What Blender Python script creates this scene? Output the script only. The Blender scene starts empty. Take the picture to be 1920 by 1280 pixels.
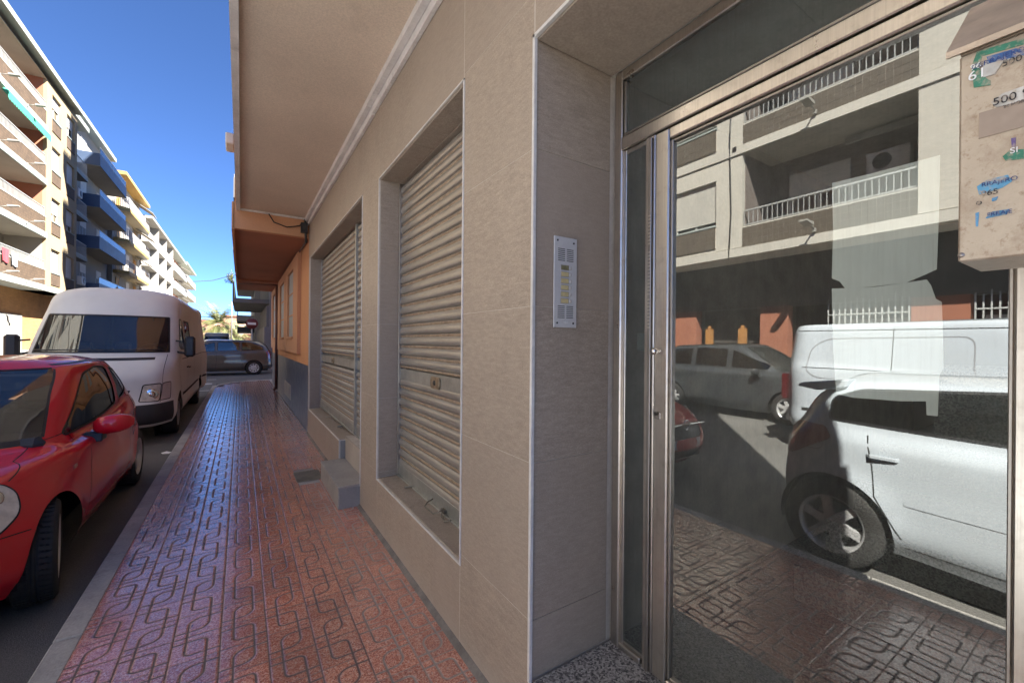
import bpy, bmesh, math, random
import numpy as np
from mathutils import Vector, Matrix
from mathutils.geometry import delaunay_2d_cdt
random.seed(7)
PI = math.pi
R = math.radians
scene = bpy.context.scene
# ---------------------------------------------------------------- camera
cam_d = bpy.data.cameras.new('camera'); cam = bpy.data.objects.new('camera', cam_d)
scene.collection.objects.link(cam); scene.camera = cam
cam_d.sensor_width = 36.0; cam_d.lens = 36*780/1920; cam_d.shift_y = 2/1920
cam_d.clip_start = 0.02; cam_d.clip_end = 3000
cam.matrix_world = (Matrix.Translation((0, 0, 1.52)) @ Matrix.Rotation(R(-33.07), 4, 'Z')
                    @ Matrix.Rotation(R(90), 4, 'X') @ Matrix.Rotation(R(0.5), 4, 'Z'))
# ---------------------------------------------------------------- sky, sun, exposure
SUN = Vector((1.0, -0.83, 1.5)).normalized()
world = bpy.data.worlds.new('World'); scene.world = world; world.use_nodes = True
wt = world.node_tree; wt.nodes.clear()
wo = wt.nodes.new('ShaderNodeOutputWorld'); bg = wt.nodes.new('ShaderNodeBackground')
sky = wt.nodes.new('ShaderNodeTexSky'); sky.sky_type = 'NISHITA'; sky.sun_disc = False
sky.sun_elevation = math.asin(SUN.z); sky.sun_rotation = math.atan2(SUN.x, SUN.y)
sky.altitude = 0; sky.air_density = 0.38; sky.dust_density = 0.0; sky.ozone_density = 10.0
bg.inputs['Strength'].default_value = 0.05
wt.links.new(sky.outputs[0], bg.inputs[0]); wt.links.new(bg.outputs[0], wo.inputs[0])
sun_d = bpy.data.lights.new('sun', 'SUN'); sun_d.energy = 4.0; sun_d.angle = R(0.5); sun_d.color = (1.0, 0.94, 0.85)
sun_o = bpy.data.objects.new('sun', sun_d); scene.collection.objects.link(sun_o)
sun_o.rotation_euler = SUN.to_track_quat('Z', 'Y').to_euler(); sun_o.location = (20, -17, 40)
scene.view_settings.view_transform = 'Standard'; scene.view_settings.look = 'None'
scene.view_settings.exposure = 3.12; scene.view_settings.gamma = 1.0
try: scene.view_settings.use_curve_mapping = False
except Exception: pass
scene.cycles.max_bounces = 10; scene.cycles.diffuse_bounces = 5; scene.cycles.glossy_bounces = 6
scene.cycles.transparent_max_bounces = 16; scene.cycles.caustics_reflective = False
# ---------------------------------------------------------------- helpers
COL = scene.collection
def empty(name, loc=(0, 0, 0), label=None, cat=None, group=None, rz=0.0):
    o = bpy.data.objects.new(name, None); COL.objects.link(o); o.location = loc; o.rotation_euler = (0, 0, rz)
    o.empty_display_size = 0.2
    if label: o['label'] = label
    if cat: o['category'] = cat
    if group: o['group'] = group
    return o
def tag(o, label=None, cat=None, group=None, kind=None):
    if label: o['label'] = label
    if cat: o['category'] = cat
    if group: o['group'] = group
    if kind: o['kind'] = kind
    return o
def rootloc(p):
    v = Vector((0, 0, 0))
    while p is not None:
        v = v + p.location if p.parent is None else v
        p = p.parent
    return v
def link(name, me, parent=None, local=False):
    """mesh in world coordinates under its parent (local=True: coordinates are the parent's own)"""
    o = bpy.data.objects.new(name, me); COL.objects.link(o)
    if parent is not None:
        o.parent = parent
        if not local and parent.parent is None:
            o.matrix_parent_inverse = Matrix.Translation(-parent.location)
    return o
class MB:
    def __init__(s): s.v = []; s.f = []; s.m = []; s.mi = 0; s.sm = []; s.smooth = False
    def add(s, vs, fs):
        b = len(s.v); s.v += [tuple(v) for v in vs]
        for f in fs: s.f.append(tuple(b+i for i in f)); s.m.append(s.mi); s.sm.append(s.smooth)
    def box(s, x0, x1, y0, y1, z0, z1):
        if x0 > x1: x0, x1 = x1, x0
        if y0 > y1: y0, y1 = y1, y0
        if z0 > z1: z0, z1 = z1, z0
        s.add([(x0,y0,z0),(x1,y0,z0),(x1,y1,z0),(x0,y1,z0),(x0,y0,z1),(x1,y0,z1),(x1,y1,z1),(x0,y1,z1)],
              [(0,3,2,1),(4,5,6,7),(0,1,5,4),(1,2,6,5),(2,3,7,6),(3,0,4,7)]); return s
    def prism(s, pts, ax, a, b):
        """extrude a polygon given in the two other axes along axis ax (0,1,2) from a to b"""
        n = len(pts)
        def P(p, t):
            q = [0, 0, 0]; o = [i for i in range(3) if i != ax]; q[o[0]] = p[0]; q[o[1]] = p[1]; q[ax] = t; return q
        s.add([P(p, a) for p in pts]+[P(p, b) for p in pts],
              [tuple(range(n))[::-1], tuple(range(n, 2*n))]+[(i, (i+1) % n, n+(i+1) % n, n+i) for i in range(n)]); return s
    def tube(s, pts, r, n=8, cap=True):
        pts = [Vector(p) for p in pts]; rings = []
        for i, p in enumerate(pts):
            d = (pts[min(i+1, len(pts)-1)]-pts[max(i-1, 0)]).normalized()
            a = d.orthogonal().normalized() if i == 0 else (prev - d*prev.dot(d)).normalized()
            prev = a; b = d.cross(a); rr = r[i] if isinstance(r, (list, tuple)) else r
            rings.append([p+(a*math.cos(2*PI*k/n)+b*math.sin(2*PI*k/n))*rr for k in range(n)])
        vs = [v for g in rings for v in g]; fs = []
        for i in range(len(pts)-1):
            for k in range(n): fs.append((i*n+k, i*n+(k+1) % n, (i+1)*n+(k+1) % n, (i+1)*n+k))
        if cap: fs += [tuple(range(n))[::-1], tuple((len(pts)-1)*n+k for k in range(n))]
        sm = s.smooth; s.smooth = True; s.add(vs, fs); s.smooth = sm; return s
    def lathe(s, prof, c, ax=1, n=32, closed=False):
        """prof: list of (radius, offset along axis)"""
        vs = []; fs = []; m = len(prof)
        for k in range(n):
            a = 2*PI*k/n
            for (r, t) in prof:
                q = [0, 0, 0]; o = [i for i in range(3) if i != ax]
                q[o[0]] = r*math.cos(a); q[o[1]] = r*math.sin(a); q[ax] = t
                vs.append((q[0]+c[0], q[1]+c[1], q[2]+c[2]))
        for k in range(n):
            k2 = (k+1) % n
            for j in range(m-1 if not closed else m): 
                j2 = (j+1) % m
                fs.append((k*m+j, k2*m+j, k2*m+j2, k*m+j2))
        sm = s.smooth; s.smooth = True; s.add(vs, fs); s.smooth = sm; return s
    def mesh(s, name, mats, bevel=0):
        me = bpy.data.meshes.new(name); me.from_pydata(s.v, [], s.f)
        for m in (mats if isinstance(mats, (list, tuple)) else [mats]): me.materials.append(m)
        me.polygons.foreach_set('material_index', s.m); me.polygons.foreach_set('use_smooth', s.sm)
        me.update(); bm = bmesh.new(); bm.from_mesh(me)
        bmesh.ops.recalc_face_normals(bm, faces=bm.faces)
        if bevel:
            bmesh.ops.bevel(bm, geom=bm.edges[:], offset=bevel, segments=1, affect='EDGES', profile=0.5)
        bm.to_mesh(me); bm.free(); return me
    def build(s, name, mats, parent=None, bevel=0, **k):
        o = link(name, s.mesh(name, mats, bevel), parent, **k); return o
def BOX(name, m, parent, x0, x1, y0, y1, z0, z1, bevel=0, **k): return MB().box(x0, x1, y0, y1, z0, z1).build(name, m, parent, bevel, **k)
# ---------------------------------------------------------------- materials
def nd(t, typ, **k):
    n = t.nodes.new(typ)
    for a, b in k.items(): setattr(n, a, b)
    return n
def new_mat(name):
    m = bpy.data.materials.new(name); m.use_nodes = True; t = m.node_tree
    return m, t, t.nodes['Principled BSDF']
def coords(t, scale=(1, 1, 1), rnd=False, kind='Object'):
    tc = nd(t, 'ShaderNodeTexCoord'); mp = nd(t, 'ShaderNodeMapping'); mp.inputs['Scale'].default_value = scale
    t.links.new(tc.outputs[kind], mp.inputs[0])
    if rnd:
        oi = nd(t, 'ShaderNodeObjectInfo'); ml = nd(t, 'ShaderNodeMath', operation='MULTIPLY'); ml.inputs[1].default_value = 37.0
        t.links.new(oi.outputs['Random'], ml.inputs[0]); cb = nd(t, 'ShaderNodeCombineXYZ')
        for i in range(3): t.links.new(ml.outputs[0], cb.inputs[i])
        t.links.new(cb.outputs[0], mp.inputs['Location'])
    return mp.outputs[0]
def noise(t, co, scale, detail=4, rough=0.55):
    n = nd(t, 'ShaderNodeTexNoise'); n.inputs['Scale'].default_value = scale; n.inputs['Detail'].default_value = detail
    n.inputs['Roughness'].default_value = rough; t.links.new(co, n.inputs['Vector']); return n.outputs['Fac']
def ramp(t, fac, stops):
    r = nd(t, 'ShaderNodeValToRGB'); e = r.color_ramp.elements
    while len(e) < len(stops): e.new(0.5)
    for i, (p, c) in enumerate(stops): e[i].position = p; e[i].color = (*c, 1) if len(c) == 3 else c
    t.links.new(fac, r.inputs[0]); return r.outputs[0]
def mixc(t, fac, a, b, mode='MIX'):
    m = nd(t, 'ShaderNodeMix', data_type='RGBA', blend_type=mode)
    for s, v in ((m.inputs[0], fac), (m.inputs[6], a), (m.inputs[7], b)):
        if hasattr(v, 'links'): t.links.new(v, s)
        elif isinstance(v, (tuple, list)): s.default_value = (*v, 1) if len(v) == 3 else v
        else: s.default_value = v
    return m.outputs[2]
def bump(t, h, strength=0.3, dist=0.01, prev=None):
    b = nd(t, 'ShaderNodeBump'); b.inputs['Strength'].default_value = strength; b.inputs['Distance'].default_value = dist
    t.links.new(h, b.inputs['Height'])
    if prev is not None: t.links.new(prev, b.inputs['Normal'])
    return b.outputs[0]
def sc(c, k): return tuple(min(1, x*k) for x in c)
def MAT(name, col, rough=0.7, metal=0.0, n1=(3.0, 0.15), n2=(60.0, 0.12), bmp=0.0, bscale=80.0, coat=0.0, stretch=(1, 1, 1), dirt=None, rnd=False, spec=0.5, bdist=0.004):
    """painted / mineral surface: base colour with broad and fine variation, optional dirt blotches and fine relief"""
    m, t, p = new_mat(name); co = coords(t, stretch, rnd)
    c = mixc(t, ramp(t, noise(t, co, n1[0], 5), [(0.3, (0, 0, 0)), (0.7, (1, 1, 1))]), sc(col, 1-n1[1]), sc(col, 1+n1[1]))
    if n2[1] > 0:
        c = mixc(t, 1.0, c, ramp(t, noise(t, co, n2[0], 3), [(0.3, (1-n2[1],)*3), (0.7, (1, 1, 1))]), 'MULTIPLY')
    if dirt:
        c = mixc(t, ramp(t, noise(t, co, dirt[1], 8, 0.65), [(dirt[2], (0, 0, 0)), (min(1, dirt[2]+0.18), (1, 1, 1))]), c, dirt[0])
    t.links.new(c, p.inputs['Base Color'])
    rn = nd(t, 'ShaderNodeMapRange'); rn.inputs['To Min'].default_value = max(0.02, rough-0.1); rn.inputs['To Max'].default_value = min(1, rough+0.12)
    t.links.new(noise(t, co, n1[0]*3.1, 4), rn.inputs[0]); t.links.new(rn.outputs[0], p.inputs['Roughness'])
    p.inputs['Metallic'].default_value = metal; p.inputs['Specular IOR Level'].default_value = spec
    if coat: p.inputs['Coat Weight'].default_value = coat; p.inputs['Coat Roughness'].default_value = 0.04
    if bmp: t.links.new(bump(t, noise(t, co, bscale, 4), bmp, bdist), p.inputs['Normal'])
    return m
def PAINT(name, col, rough=0.28, coat=1.0, dust=0.12, metal=0.0):
    m, t, p = new_mat(name); co = coords(t)
    g = nd(t, 'ShaderNodeNewGeometry')
    d = ramp(t, noise(t, co, 2.2, 6, 0.6), [(0.45, (0, 0, 0)), (0.85, (dust*2.2,)*3)])
    c = mixc(t, d, col, (0.32, 0.27, 0.22)); c = mixc(t, g.outputs['Backfacing'], c, (0.012, 0.012, 0.014))
    t.links.new(c, p.inputs['Base Color']); p.inputs['Roughness'].default_value = rough+.15; p.inputs['Metallic'].default_value = metal; p.inputs['Specular IOR Level'].default_value = .2
    inv = nd(t, 'ShaderNodeMath', operation='SUBTRACT'); inv.inputs[0].default_value = 1.0; t.links.new(g.outputs['Backfacing'], inv.inputs[1])
    ml = nd(t, 'ShaderNodeMath', operation='MULTIPLY'); ml.inputs[1].default_value = coat; t.links.new(inv.outputs[0], ml.inputs[0])
    t.links.new(ml.outputs[0], p.inputs['Coat Weight']); p.inputs['Coat Roughness'].default_value = 0.05
    t.links.new(bump(t, noise(t, co, 3.0, 2), 0.05, 0.02), p.inputs['Coat Normal'])
    return m
def GLASS(name, tint=(0.35, 0.4, 0.4), refl=None, dirt=0.03, ior=1.5, streak=False, minr=0.0):
    """thin sheet: tinted see-through, mirror part by Fresnel (refl: fixed share of a coated pane), a little dust film"""
    m = bpy.data.materials.new(name); m.use_nodes = True; t = m.node_tree; t.nodes.clear()
    out = nd(t, 'ShaderNodeOutputMaterial'); tr = nd(t, 'ShaderNodeBsdfTransparent'); tr.inputs[0].default_value = (*tint, 1)
    gl = nd(t, 'ShaderNodeBsdfGlossy'); gl.inputs['Roughness'].default_value = 0.0; gl.inputs[0].default_value = (0.97, 1.0, 0.985, 1)
    fr = nd(t, 'ShaderNodeFresnel'); fr.inputs[0].default_value = ior
    mr = nd(t, 'ShaderNodeMapRange'); mr.inputs['To Min'].default_value = minr if refl is None else refl; mr.inputs['To Max'].default_value = 1.0
    t.links.new(fr.outputs[0], mr.inputs[0])
    m1 = nd(t, 'ShaderNodeMixShader'); t.links.new(mr.outputs[0], m1.inputs[0]); t.links.new(tr.outputs[0], m1.inputs[1]); t.links.new(gl.outputs[0], m1.inputs[2])
    df = nd(t, 'ShaderNodeBsdfDiffuse'); df.inputs[0].default_value = (0.42, 0.45, 0.44, 1)
    co = coords(t, (14, 14, 0.55) if streak else (1, 1, 1))
    f = ramp(t, noise(t, co, 9.0 if streak else 3.0, 9, 0.7), [(0.42, (dirt*0.5,)*3), (0.62, (dirt,)*3), (0.78, (dirt*(3.2 if streak else 2),)*3)])
    m2 = nd(t, 'ShaderNodeMixShader'); t.links.new(f, m2.inputs[0]); t.links.new(m1.outputs[0], m2.inputs[1]); t.links.new(df.outputs[0], m2.inputs[2])
    t.links.new(m2.outputs[0], out.inputs[0]); return m
def brushed(name, col=(0.62, 0.57, 0.51), rough=0.28, stretch=(40, 40, 0.6), spots=0.25):
    m, t, p = new_mat(name); co = coords(t, stretch); co2 = coords(t)
    c = mixc(t, noise(t, co, 6, 3), sc(col, 0.78), sc(col, 1.15))
    c = mixc(t, ramp(t, noise(t, co2, 22, 9, 0.7), [(0.52, (0, 0, 0)), (0.72, (spots,)*3)]), c, (0.16, 0.11, 0.07))
    t.links.new(c, p.inputs['Base Color']); p.inputs['Metallic'].default_value = 1.0
    rr = nd(t, 'ShaderNodeMapRange'); rr.inputs['To Min'].default_value = rough-0.1; rr.inputs['To Max'].default_value = rough+0.18
    t.links.new(noise(t, co2, 9, 6), rr.inputs[0]); t.links.new(rr.outputs[0], p.inputs['Roughness'])
    t.links.new(bump(t, noise(t, co, 9, 3), 0.15, 0.002), p.inputs['Normal']); return m
M = {}
def clad_mat(name, col):
    m, t, p = new_mat(name); co = coords(t, (1, 1, 4.5), True); co2 = coords(t, (1, 1, 1), True)
    c = mixc(t, ramp(t, noise(t, co, 18, 9, 0.72), [(0.32, (0, 0, 0)), (0.68, (1, 1, 1))]), sc(col, 0.80), sc(col, 1.18))
    c = mixc(t, 1.0, c, ramp(t, noise(t, co, 120, 3), [(0.36, (0.72,)*3), (0.64, (1.08,)*3)]), 'MULTIPLY')
    gp_ = nd(t, 'ShaderNodeNewGeometry').outputs['Position']; sz_ = nd(t, 'ShaderNodeSeparateXYZ'); t.links.new(gp_, sz_.inputs[0])
    ma = nd(t, 'ShaderNodeMath', operation='MULTIPLY_ADD'); ma.inputs[1].default_value = .35; t.links.new(noise(t, gp_, 6, 8, .7), ma.inputs[0]); t.links.new(sz_.outputs[2], ma.inputs[2])
    c = mixc(t, ramp(t, ma.outputs[0], [(0.18, (.55,)*3), (0.34, (0, 0, 0))]), c, (.42, .37, .32))
    c = mixc(t, ramp(t, noise(t, gp_, 1.1, 9, .62), [(.56, (0, 0, 0)), (.78, (.35,)*3)]), c, (.50, .43, .36))
    c = mixc(t, ramp(t, noise(t, co2, 2.2, 6), [(0.45, (0, 0, 0)), (0.75, (0.28,)*3)]), c, sc(col, 1.3))
    oi = nd(t, 'ShaderNodeObjectInfo'); c = mixc(t, ramp(t, oi.outputs['Random'], [(0, (0.0,)*3), (1, (0.5,)*3)]), c, (col[0]*0.9, col[1]*0.9, col[2]*0.92))
    t.links.new(c, p.inputs['Base Color']); p.inputs['Roughness'].default_value = 0.55
    t.links.new(bump(t, noise(t, co, 40, 5), 0.18, 0.002), p.inputs['Normal']); return m
M['clad'] = clad_mat('cladding_stone', (0.385, 0.316, 0.25))
M['grout'] = MAT('grout', (0.58, 0.52, 0.45), 0.9, n1=(8, 0.15))
M['trim'] = MAT('trim_metal', (0.66, 0.645, 0.62), 0.5, 0.0, n1=(6, 0.12))
M['soffit'] = MAT('soffit_render', (0.80, 0.67, 0.54), 0.95, n1=(0.8, 0.10), n2=(90, 0.2), bmp=0.6, bscale=160, dirt=((0.55, 0.45, 0.36), 1.3, 0.60))
M['cornice'] = MAT('cornice_paint', (0.74, 0.71, 0.69), 0.7, n1=(5, 0.12), dirt=((0.30, 0.28, 0.26), 4, 0.62))
M['slat'] = MAT('shutter_slat', (0.385, 0.36, 0.325), 0.38, 0.45, n1=(5, 0.15), n2=(50, 0.15), dirt=((0.34, 0.25, 0.16), 14, 0.60), stretch=(1, 0.35, 3), rnd=True)
M['galv'] = MAT('galvanised_steel', (0.42, 0.42, 0.39), 0.45, 0.7, n1=(9, 0.15), dirt=((0.30, 0.26, 0.20), 20, 0.64))
M['steel'] = brushed('brushed_steel')
M['steel_d'] = brushed('dull_steel', (0.40, 0.37, 0.34), 0.35)
M['dark'] = MAT('dark_gap', (0.02, 0.02, 0.02), 0.9)
M['blackp'] = MAT('black_plastic', (0.022, 0.022, 0.024), 0.45, n1=(4, 0.2))
M['rubber'] = MAT('tyre_rubber', (0.028, 0.027, 0.026), 0.85, n1=(6, 0.3), bmp=0.2, bscale=120)
M['concrete'] = MAT('kerb_concrete', (0.42, 0.40, 0.37), 0.88, n1=(2.5, 0.2), n2=(70, 0.2), bmp=0.5, bscale=90, dirt=((0.20, 0.185, 0.17), 3.5, 0.56), rnd=True)
M['curb_step'] = MAT('step_stone', (0.34, 0.32, 0.295), 0.6, n1=(3, 0.15), n2=(40, 0.15), bmp=0.15, dirt=((0.45, 0.42, 0.38), 5, 0.6))
def granite(name):
    m, t, p = new_mat(name); co = coords(t)
    v = nd(t, 'ShaderNodeTexVoronoi'); v.inputs['Scale'].default_value = 150; t.links.new(co, v.inputs['Vector'])
    s = nd(t, 'ShaderNodeSeparateColor'); t.links.new(v.outputs['Color'], s.inputs[0])
    c = ramp(t, s.outputs[0], [(0.0, (0.05, 0.05, 0.055)), (0.22, (0.16, 0.15, 0.15)), (0.5, (0.36, 0.34, 0.33)), (0.8, (0.55, 0.53, 0.5)), (1, (0.62, 0.6, 0.58))])
    c = mixc(t, noise(t, co, 60, 5), c, mixc(t, 1, c, (0.75, 0.74, 0.73), 'MULTIPLY')); t.links.new(c, p.inputs['Base Color']); p.inputs['Roughness'].default_value = 0.4
    return m
M['granite'] = granite('speckled_granite')
# ================================================================ ground
def asphalt():
    m, t, p = new_mat('asphalt'); co = coords(t)
    c = mixc(t, ramp(t, noise(t, co, 0.7, 7, 0.6), [(0.3, (0, 0, 0)), (0.72, (1, 1, 1))]), (0.10, 0.097, 0.092), (0.17, 0.165, 0.155))
    c = mixc(t, 1.0, c, ramp(t, noise(t, co, 190, 2), [(0.35, (0.6,)*3), (0.65, (1.15,)*3)]), 'MULTIPLY')
    c = mixc(t, ramp(t, noise(t, co, 2.3, 8, 0.7), [(0.62, (0, 0, 0)), (0.7, (0.7,)*3)]), c, (0.035, 0.033, 0.03))
    t.links.new(c, p.inputs['Base Color']); p.inputs['Roughness'].default_value = 0.82
    t.links.new(bump(t, noise(t, co, 170, 3), 0.5, 0.006), p.inputs['Normal']); return m
M['asphalt'] = asphalt()
M['earth'] = MAT('dry_ground', (0.26, 0.22, 0.17), 0.95, n1=(0.05, 0.2), n2=(3, 0.2))
M['white_line'] = MAT('road_paint', (0.62, 0.61, 0.58), 0.7, n1=(4, 0.15), dirt=((0.2, 0.19, 0.18), 9, 0.6))
ground = tag(BOX('ground', M['earth'], None, -600, 600, -400, 1500, -2.0, -0.16), kind='structure')
road = tag(BOX('road', M['asphalt'], None, -8.2, -0.765, -40, 19.0, -0.5, -0.12), kind='structure')
tag(BOX('cross_road', M['asphalt'], None, -60, 60, 19.0, 27.0, -0.5, -0.12), kind='structure')
tag(BOX('road', M['asphalt'], None, -8.2, -0.765, 27.0, 135, -0.5, -0.12), kind='structure')
for (x0, x1, y0, y1) in ((-8.0, -0.9, 19.0, 19.35), (-3.1, -0.85, 21.1, 21.2), (-8.1, -0.85, 16.6, 16.72), (-3.0, -2.9, 6.95, 8.1)):
    tag(BOX('road_marking', M['white_line'], road if False else None, x0, x1, y0, y1, -0.13, -0.116), kind='structure')
# kerb stones of our pavement: one object per stone
pav = empty('pavement', (0, 0, 0)); pav['kind'] = 'structure'
y = -6.0; k = 0; kb = {}
while y < 16.4:
    me = MB().box(0, 0.115, 0.004, 0.996, -0.3, 0.001).mesh('kerb_stone', M['concrete'], 0.008) if k == 0 else me
    o = link('kerb_stone', me, pav, local=True); o.location = (-0.785, y, random.uniform(-0.003, 0.002)); y += 1.0; k += 1
BOX('kerb_end', M['concrete'], pav, -0.785, -0.67, y+0.004, 16.6, -0.3, 0.0, 0.008)
# rounded far corner of the pavement
pts = [(-0.785, 16.6)] + [(-0.785+2.4*(1-math.cos(a)), 16.6+2.4*math.sin(a)) for a in [PI/2*i/8 for i in range(1, 9)]] + [(1.6, 19.0), (3.0, 19.0), (3.0, 18.88)] + [(-0.785+0.12+2.28*(1-math.cos(a)), 16.6+2.28*math.sin(a)) for a in [PI/2*i/8 for i in range(8, -1, -1)]]
MB().prism(pts, 2, -0.3, -0.002).build('kerb_corner', M['concrete'], pav)
# ---- hydraulic tiles with grooves, 20 x 20 cm
def tile_mat():
    m, t, p = new_mat('red_paving_tile'); co = coords(t, rnd=True); cw = coords(t, kind='Object')
    g = nd(t, 'ShaderNodeNewGeometry'); at = nd(t, 'ShaderNodeAttribute', attribute_name='groove')
    v = nd(t, 'ShaderNodeTexVoronoi'); v.inputs['Scale'].default_value = 190; t.links.new(g.outputs['Position'], v.inputs['Vector'])
    s = nd(t, 'ShaderNodeSeparateColor'); t.links.new(v.outputs['Color'], s.inputs[0])
    c = ramp(t, s.outputs[0], [(0, (0.29, 0.09, 0.06)), (0.35, (0.54, 0.195, 0.13)), (0.7, (0.66, 0.30, 0.205)), (0.95, (0.76, 0.48, 0.38)), (1, (0.62, 0.48, 0.42))])
    oi = nd(t, 'ShaderNodeObjectInfo'); at2 = nd(t, 'ShaderNodeAttribute', attribute_name='tone')
    ad = nd(t, 'ShaderNodeMath', operation='ADD'); t.links.new(oi.outputs['Random'], ad.inputs[0]); t.links.new(at2.outputs['Fac'], ad.inputs[1])
    fr = nd(t, 'ShaderNodeMath', operation='FRACT'); t.links.new(ad.outputs[0], fr.inputs[0])
    c = mixc(t, 1.0, c, ramp(t, fr.outputs[0], [(0, (0.82, 0.80, 0.82)), (0.5, (0.95, 0.95, 0.95)), (1, (1.1, 1.04, 1.0))]), 'MULTIPLY')
    pos = g.outputs['Position']
    c = mixc(t, ramp(t, noise(t, pos, 1.3, 8, 0.65), [(0.5, (0, 0, 0)), (0.75, (0.5,)*3)]), c, (0.22, 0.11, 0.085))
    # grey cement dirt along the foot of the wall
    sx = nd(t, 'ShaderNodeSeparateXYZ'); t.links.new(pos, sx.inputs[0])
    na = nd(t, 'ShaderNodeMath', operation='MULTIPLY_ADD'); na.inputs[1].default_value = 0.7; t.links.new(noise(t, pos, 3.5, 8, 0.7), na.inputs[0]); t.links.new(sx.outputs[0], na.inputs[2])
    c = mixc(t, ramp(t, na.outputs[0], [(1.0, (0, 0, 0)), (1.2, (0.75,)*3)]), c, (0.15, 0.13, 0.115))
    cg = mixc(t, noise(t, pos, 7, 4), (0.06, 0.048, 0.043), (0.15, 0.12, 0.11))
    cg = mixc(t, ramp(t, na.outputs[0], [(0.85, (0, 0, 0)), (1.1, (0.8,)*3)]), cg, (0.36, 0.32, 0.28))
    c = mixc(t, at.outputs['Fac'], c, cg)
    c = mixc(t, ramp(t, noise(t, pos, 11, 3, 0.5), [(0.735, (0, 0, 0)), (0.75, (0.85,)*3)]), c, (0.035, 0.03, 0.03))
    t.links.new(c, p.inputs['Base Color'])
    rr = mixc(t, at.outputs['Fac'], ramp(t, noise(t, pos, 2.3, 7, 0.65), [(0.3, (0.11,)*3), (0.72, (0.28,)*3)]), (0.9, 0.9, 0.9))
    t.links.new(rr, p.inputs['Roughness']); p.inputs['Specular IOR Level'].default_value = 0.9
    iv = nd(t, 'ShaderNodeMath', operation='SUBTRACT'); iv.inputs[0].default_value = 1.0; t.links.new(at.outputs['Fac'], iv.inputs[1]); iv2 = nd(t, 'ShaderNodeMath', operation='MULTIPLY'); iv2.inputs[1].default_value = 1.0; t.links.new(iv.outputs[0], iv2.inputs[0]); t.links.new(iv2.outputs[0], p.inputs['Coat Weight']); p.inputs['Coat IOR'].default_value = 1.6; p.inputs['Coat Roughness'].default_value = .17
    b1 = bump(t, noise(t, pos, 260, 2), 0.10, 0.002)
    t.links.new(b1, p.inputs['Normal']); return m
M['tile'] = tile_mat()
def groove_dist(u, v):
    """distance in tile units to the two grooves; u across, v along (0 far joint)"""
    P = []
    def arc(cx, cy, r, a0, a1, n=8): return [(cx+r*math.cos(a0+(a1-a0)*i/n), cy+r*math.sin(a0+(a1-a0)*i/n)) for i in range(n+1)]
    return P
def poly_for(kind):
    def arc(cx, cy, r, a0, a1, n=8): return [(cx+r*math.cos(R(a0+(a1-a0)*i/n)), cy+r*math.sin(R(a0+(a1-a0)*i/n))) for i in range(n+1)]
    r = 0.13 if kind == 0 else 0.27
    A = [(0, .22)]+arc(.72-r, .22+r, r, -90, 0)+[(.72, 1)]
    B = [(.28, 0)]+arc(.28+r, .78-r, r, 180, 90)+[(1, .78)]
    if kind == 1: A = [(1-u, v) for u, v in A]; B = [(1-u, v) for u, v in B]
    return [A, B]
def tile_mesh(kind, n):
    S = 0.2; g = np.linspace(0, 1, n+1); U, V = np.meshgrid(g, g, indexing='ij'); D = np.full(U.shape, 9.0)
    for pl in poly_for(kind):
        for (a, b) in zip(pl[:-1], pl[1:]):
            ax, ay = a; bx, by = b; dx, dy = bx-ax, by-ay; L = dx*dx+dy*dy
            tt = np.clip(((U-ax)*dx+(V-ay)*dy)/L, 0, 1); D = np.minimum(D, np.hypot(U-ax-tt*dx, V-ay-tt*dy))
    E = np.minimum(np.minimum(U, 1-U)+.008, np.minimum(V, 1-V)+0.014)
    w = 0.025; D = np.minimum(D, E)
    gr = np.clip((w*1.5-D)/(w*1.0), 0, 1); z = -0.0020*gr
    vs = np.stack([U*S, (1-V)*S, z], -1).reshape(-1, 3)
    return vs, gr.reshape(-1), n
def grid_faces(n):
    i, j = np.meshgrid(np.arange(n), np.arange(n), indexing='ij'); a = (i*(n+1)+j).reshape(-1)
    return np.stack([a, a+1, a+n+2, a+n+1], -1)
def np_mesh(name, vs, fs, mat, groove=None, tone=None, smooth=True):
    me = bpy.data.meshes.new(name); me.vertices.add(len(vs)); me.vertices.foreach_set('co', vs.reshape(-1).astype(np.float32))
    nf = len(fs); k = fs.shape[1]; me.loops.add(nf*k); me.loops.foreach_set('vertex_index', fs.reshape(-1).astype(np.int32))
    me.polygons.add(nf); me.polygons.foreach_set('loop_start', np.arange(nf, dtype=np.int32)*k)
    try: me.polygons.foreach_set('loop_total', np.full(nf, k, dtype=np.int32))
    except Exception: pass
    if groove is not None: me.attributes.new('groove', 'FLOAT', 'POINT').data.foreach_set('value', groove.astype(np.float32))
    if tone is not None: me.attributes.new('tone', 'FLOAT', 'POINT').data.foreach_set('value', tone.astype(np.float32))
    me.materials.append(mat); me.update(calc_edges=True); me.validate()
    if smooth: me.shade_smooth()
    return me
TM = []
for kd in (0, 1):
    vs, gr, n = tile_mesh(kd, 44); TM.append(np_mesh('tile', vs, grid_faces(n)[:, ::-1] if False else grid_faces(n), M['tile'], gr))
X0, Y0 = -0.676, -5.92
def skip(x, y): return (0.45 < x+0.1 < 0.80 and 4.95 < y+0.1 < 5.42)      # the manhole
cells = []
for j in range(124):
    for i in range(8):
        x = X0+0.2*i; yy = Y0+0.2*j
        if yy > 18.7 or skip(x, yy): continue
        if yy+0.2 > 16.6:
            dx = (-0.785+2.4)-x; dy = yy+0.2-16.6
            if x < 1.4 and dx*dx+dy*dy > 2.26**2: continue
        cells.append((x, yy, j % 2, i))
near = sorted([c for c in cells if 1.4 < c[1] < 9.4 or -0.3 < c[1] <= 1.4], key=lambda c: abs(c[1]-2))[:300]
ns = set((c[0], c[1]) for c in near)
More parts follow.
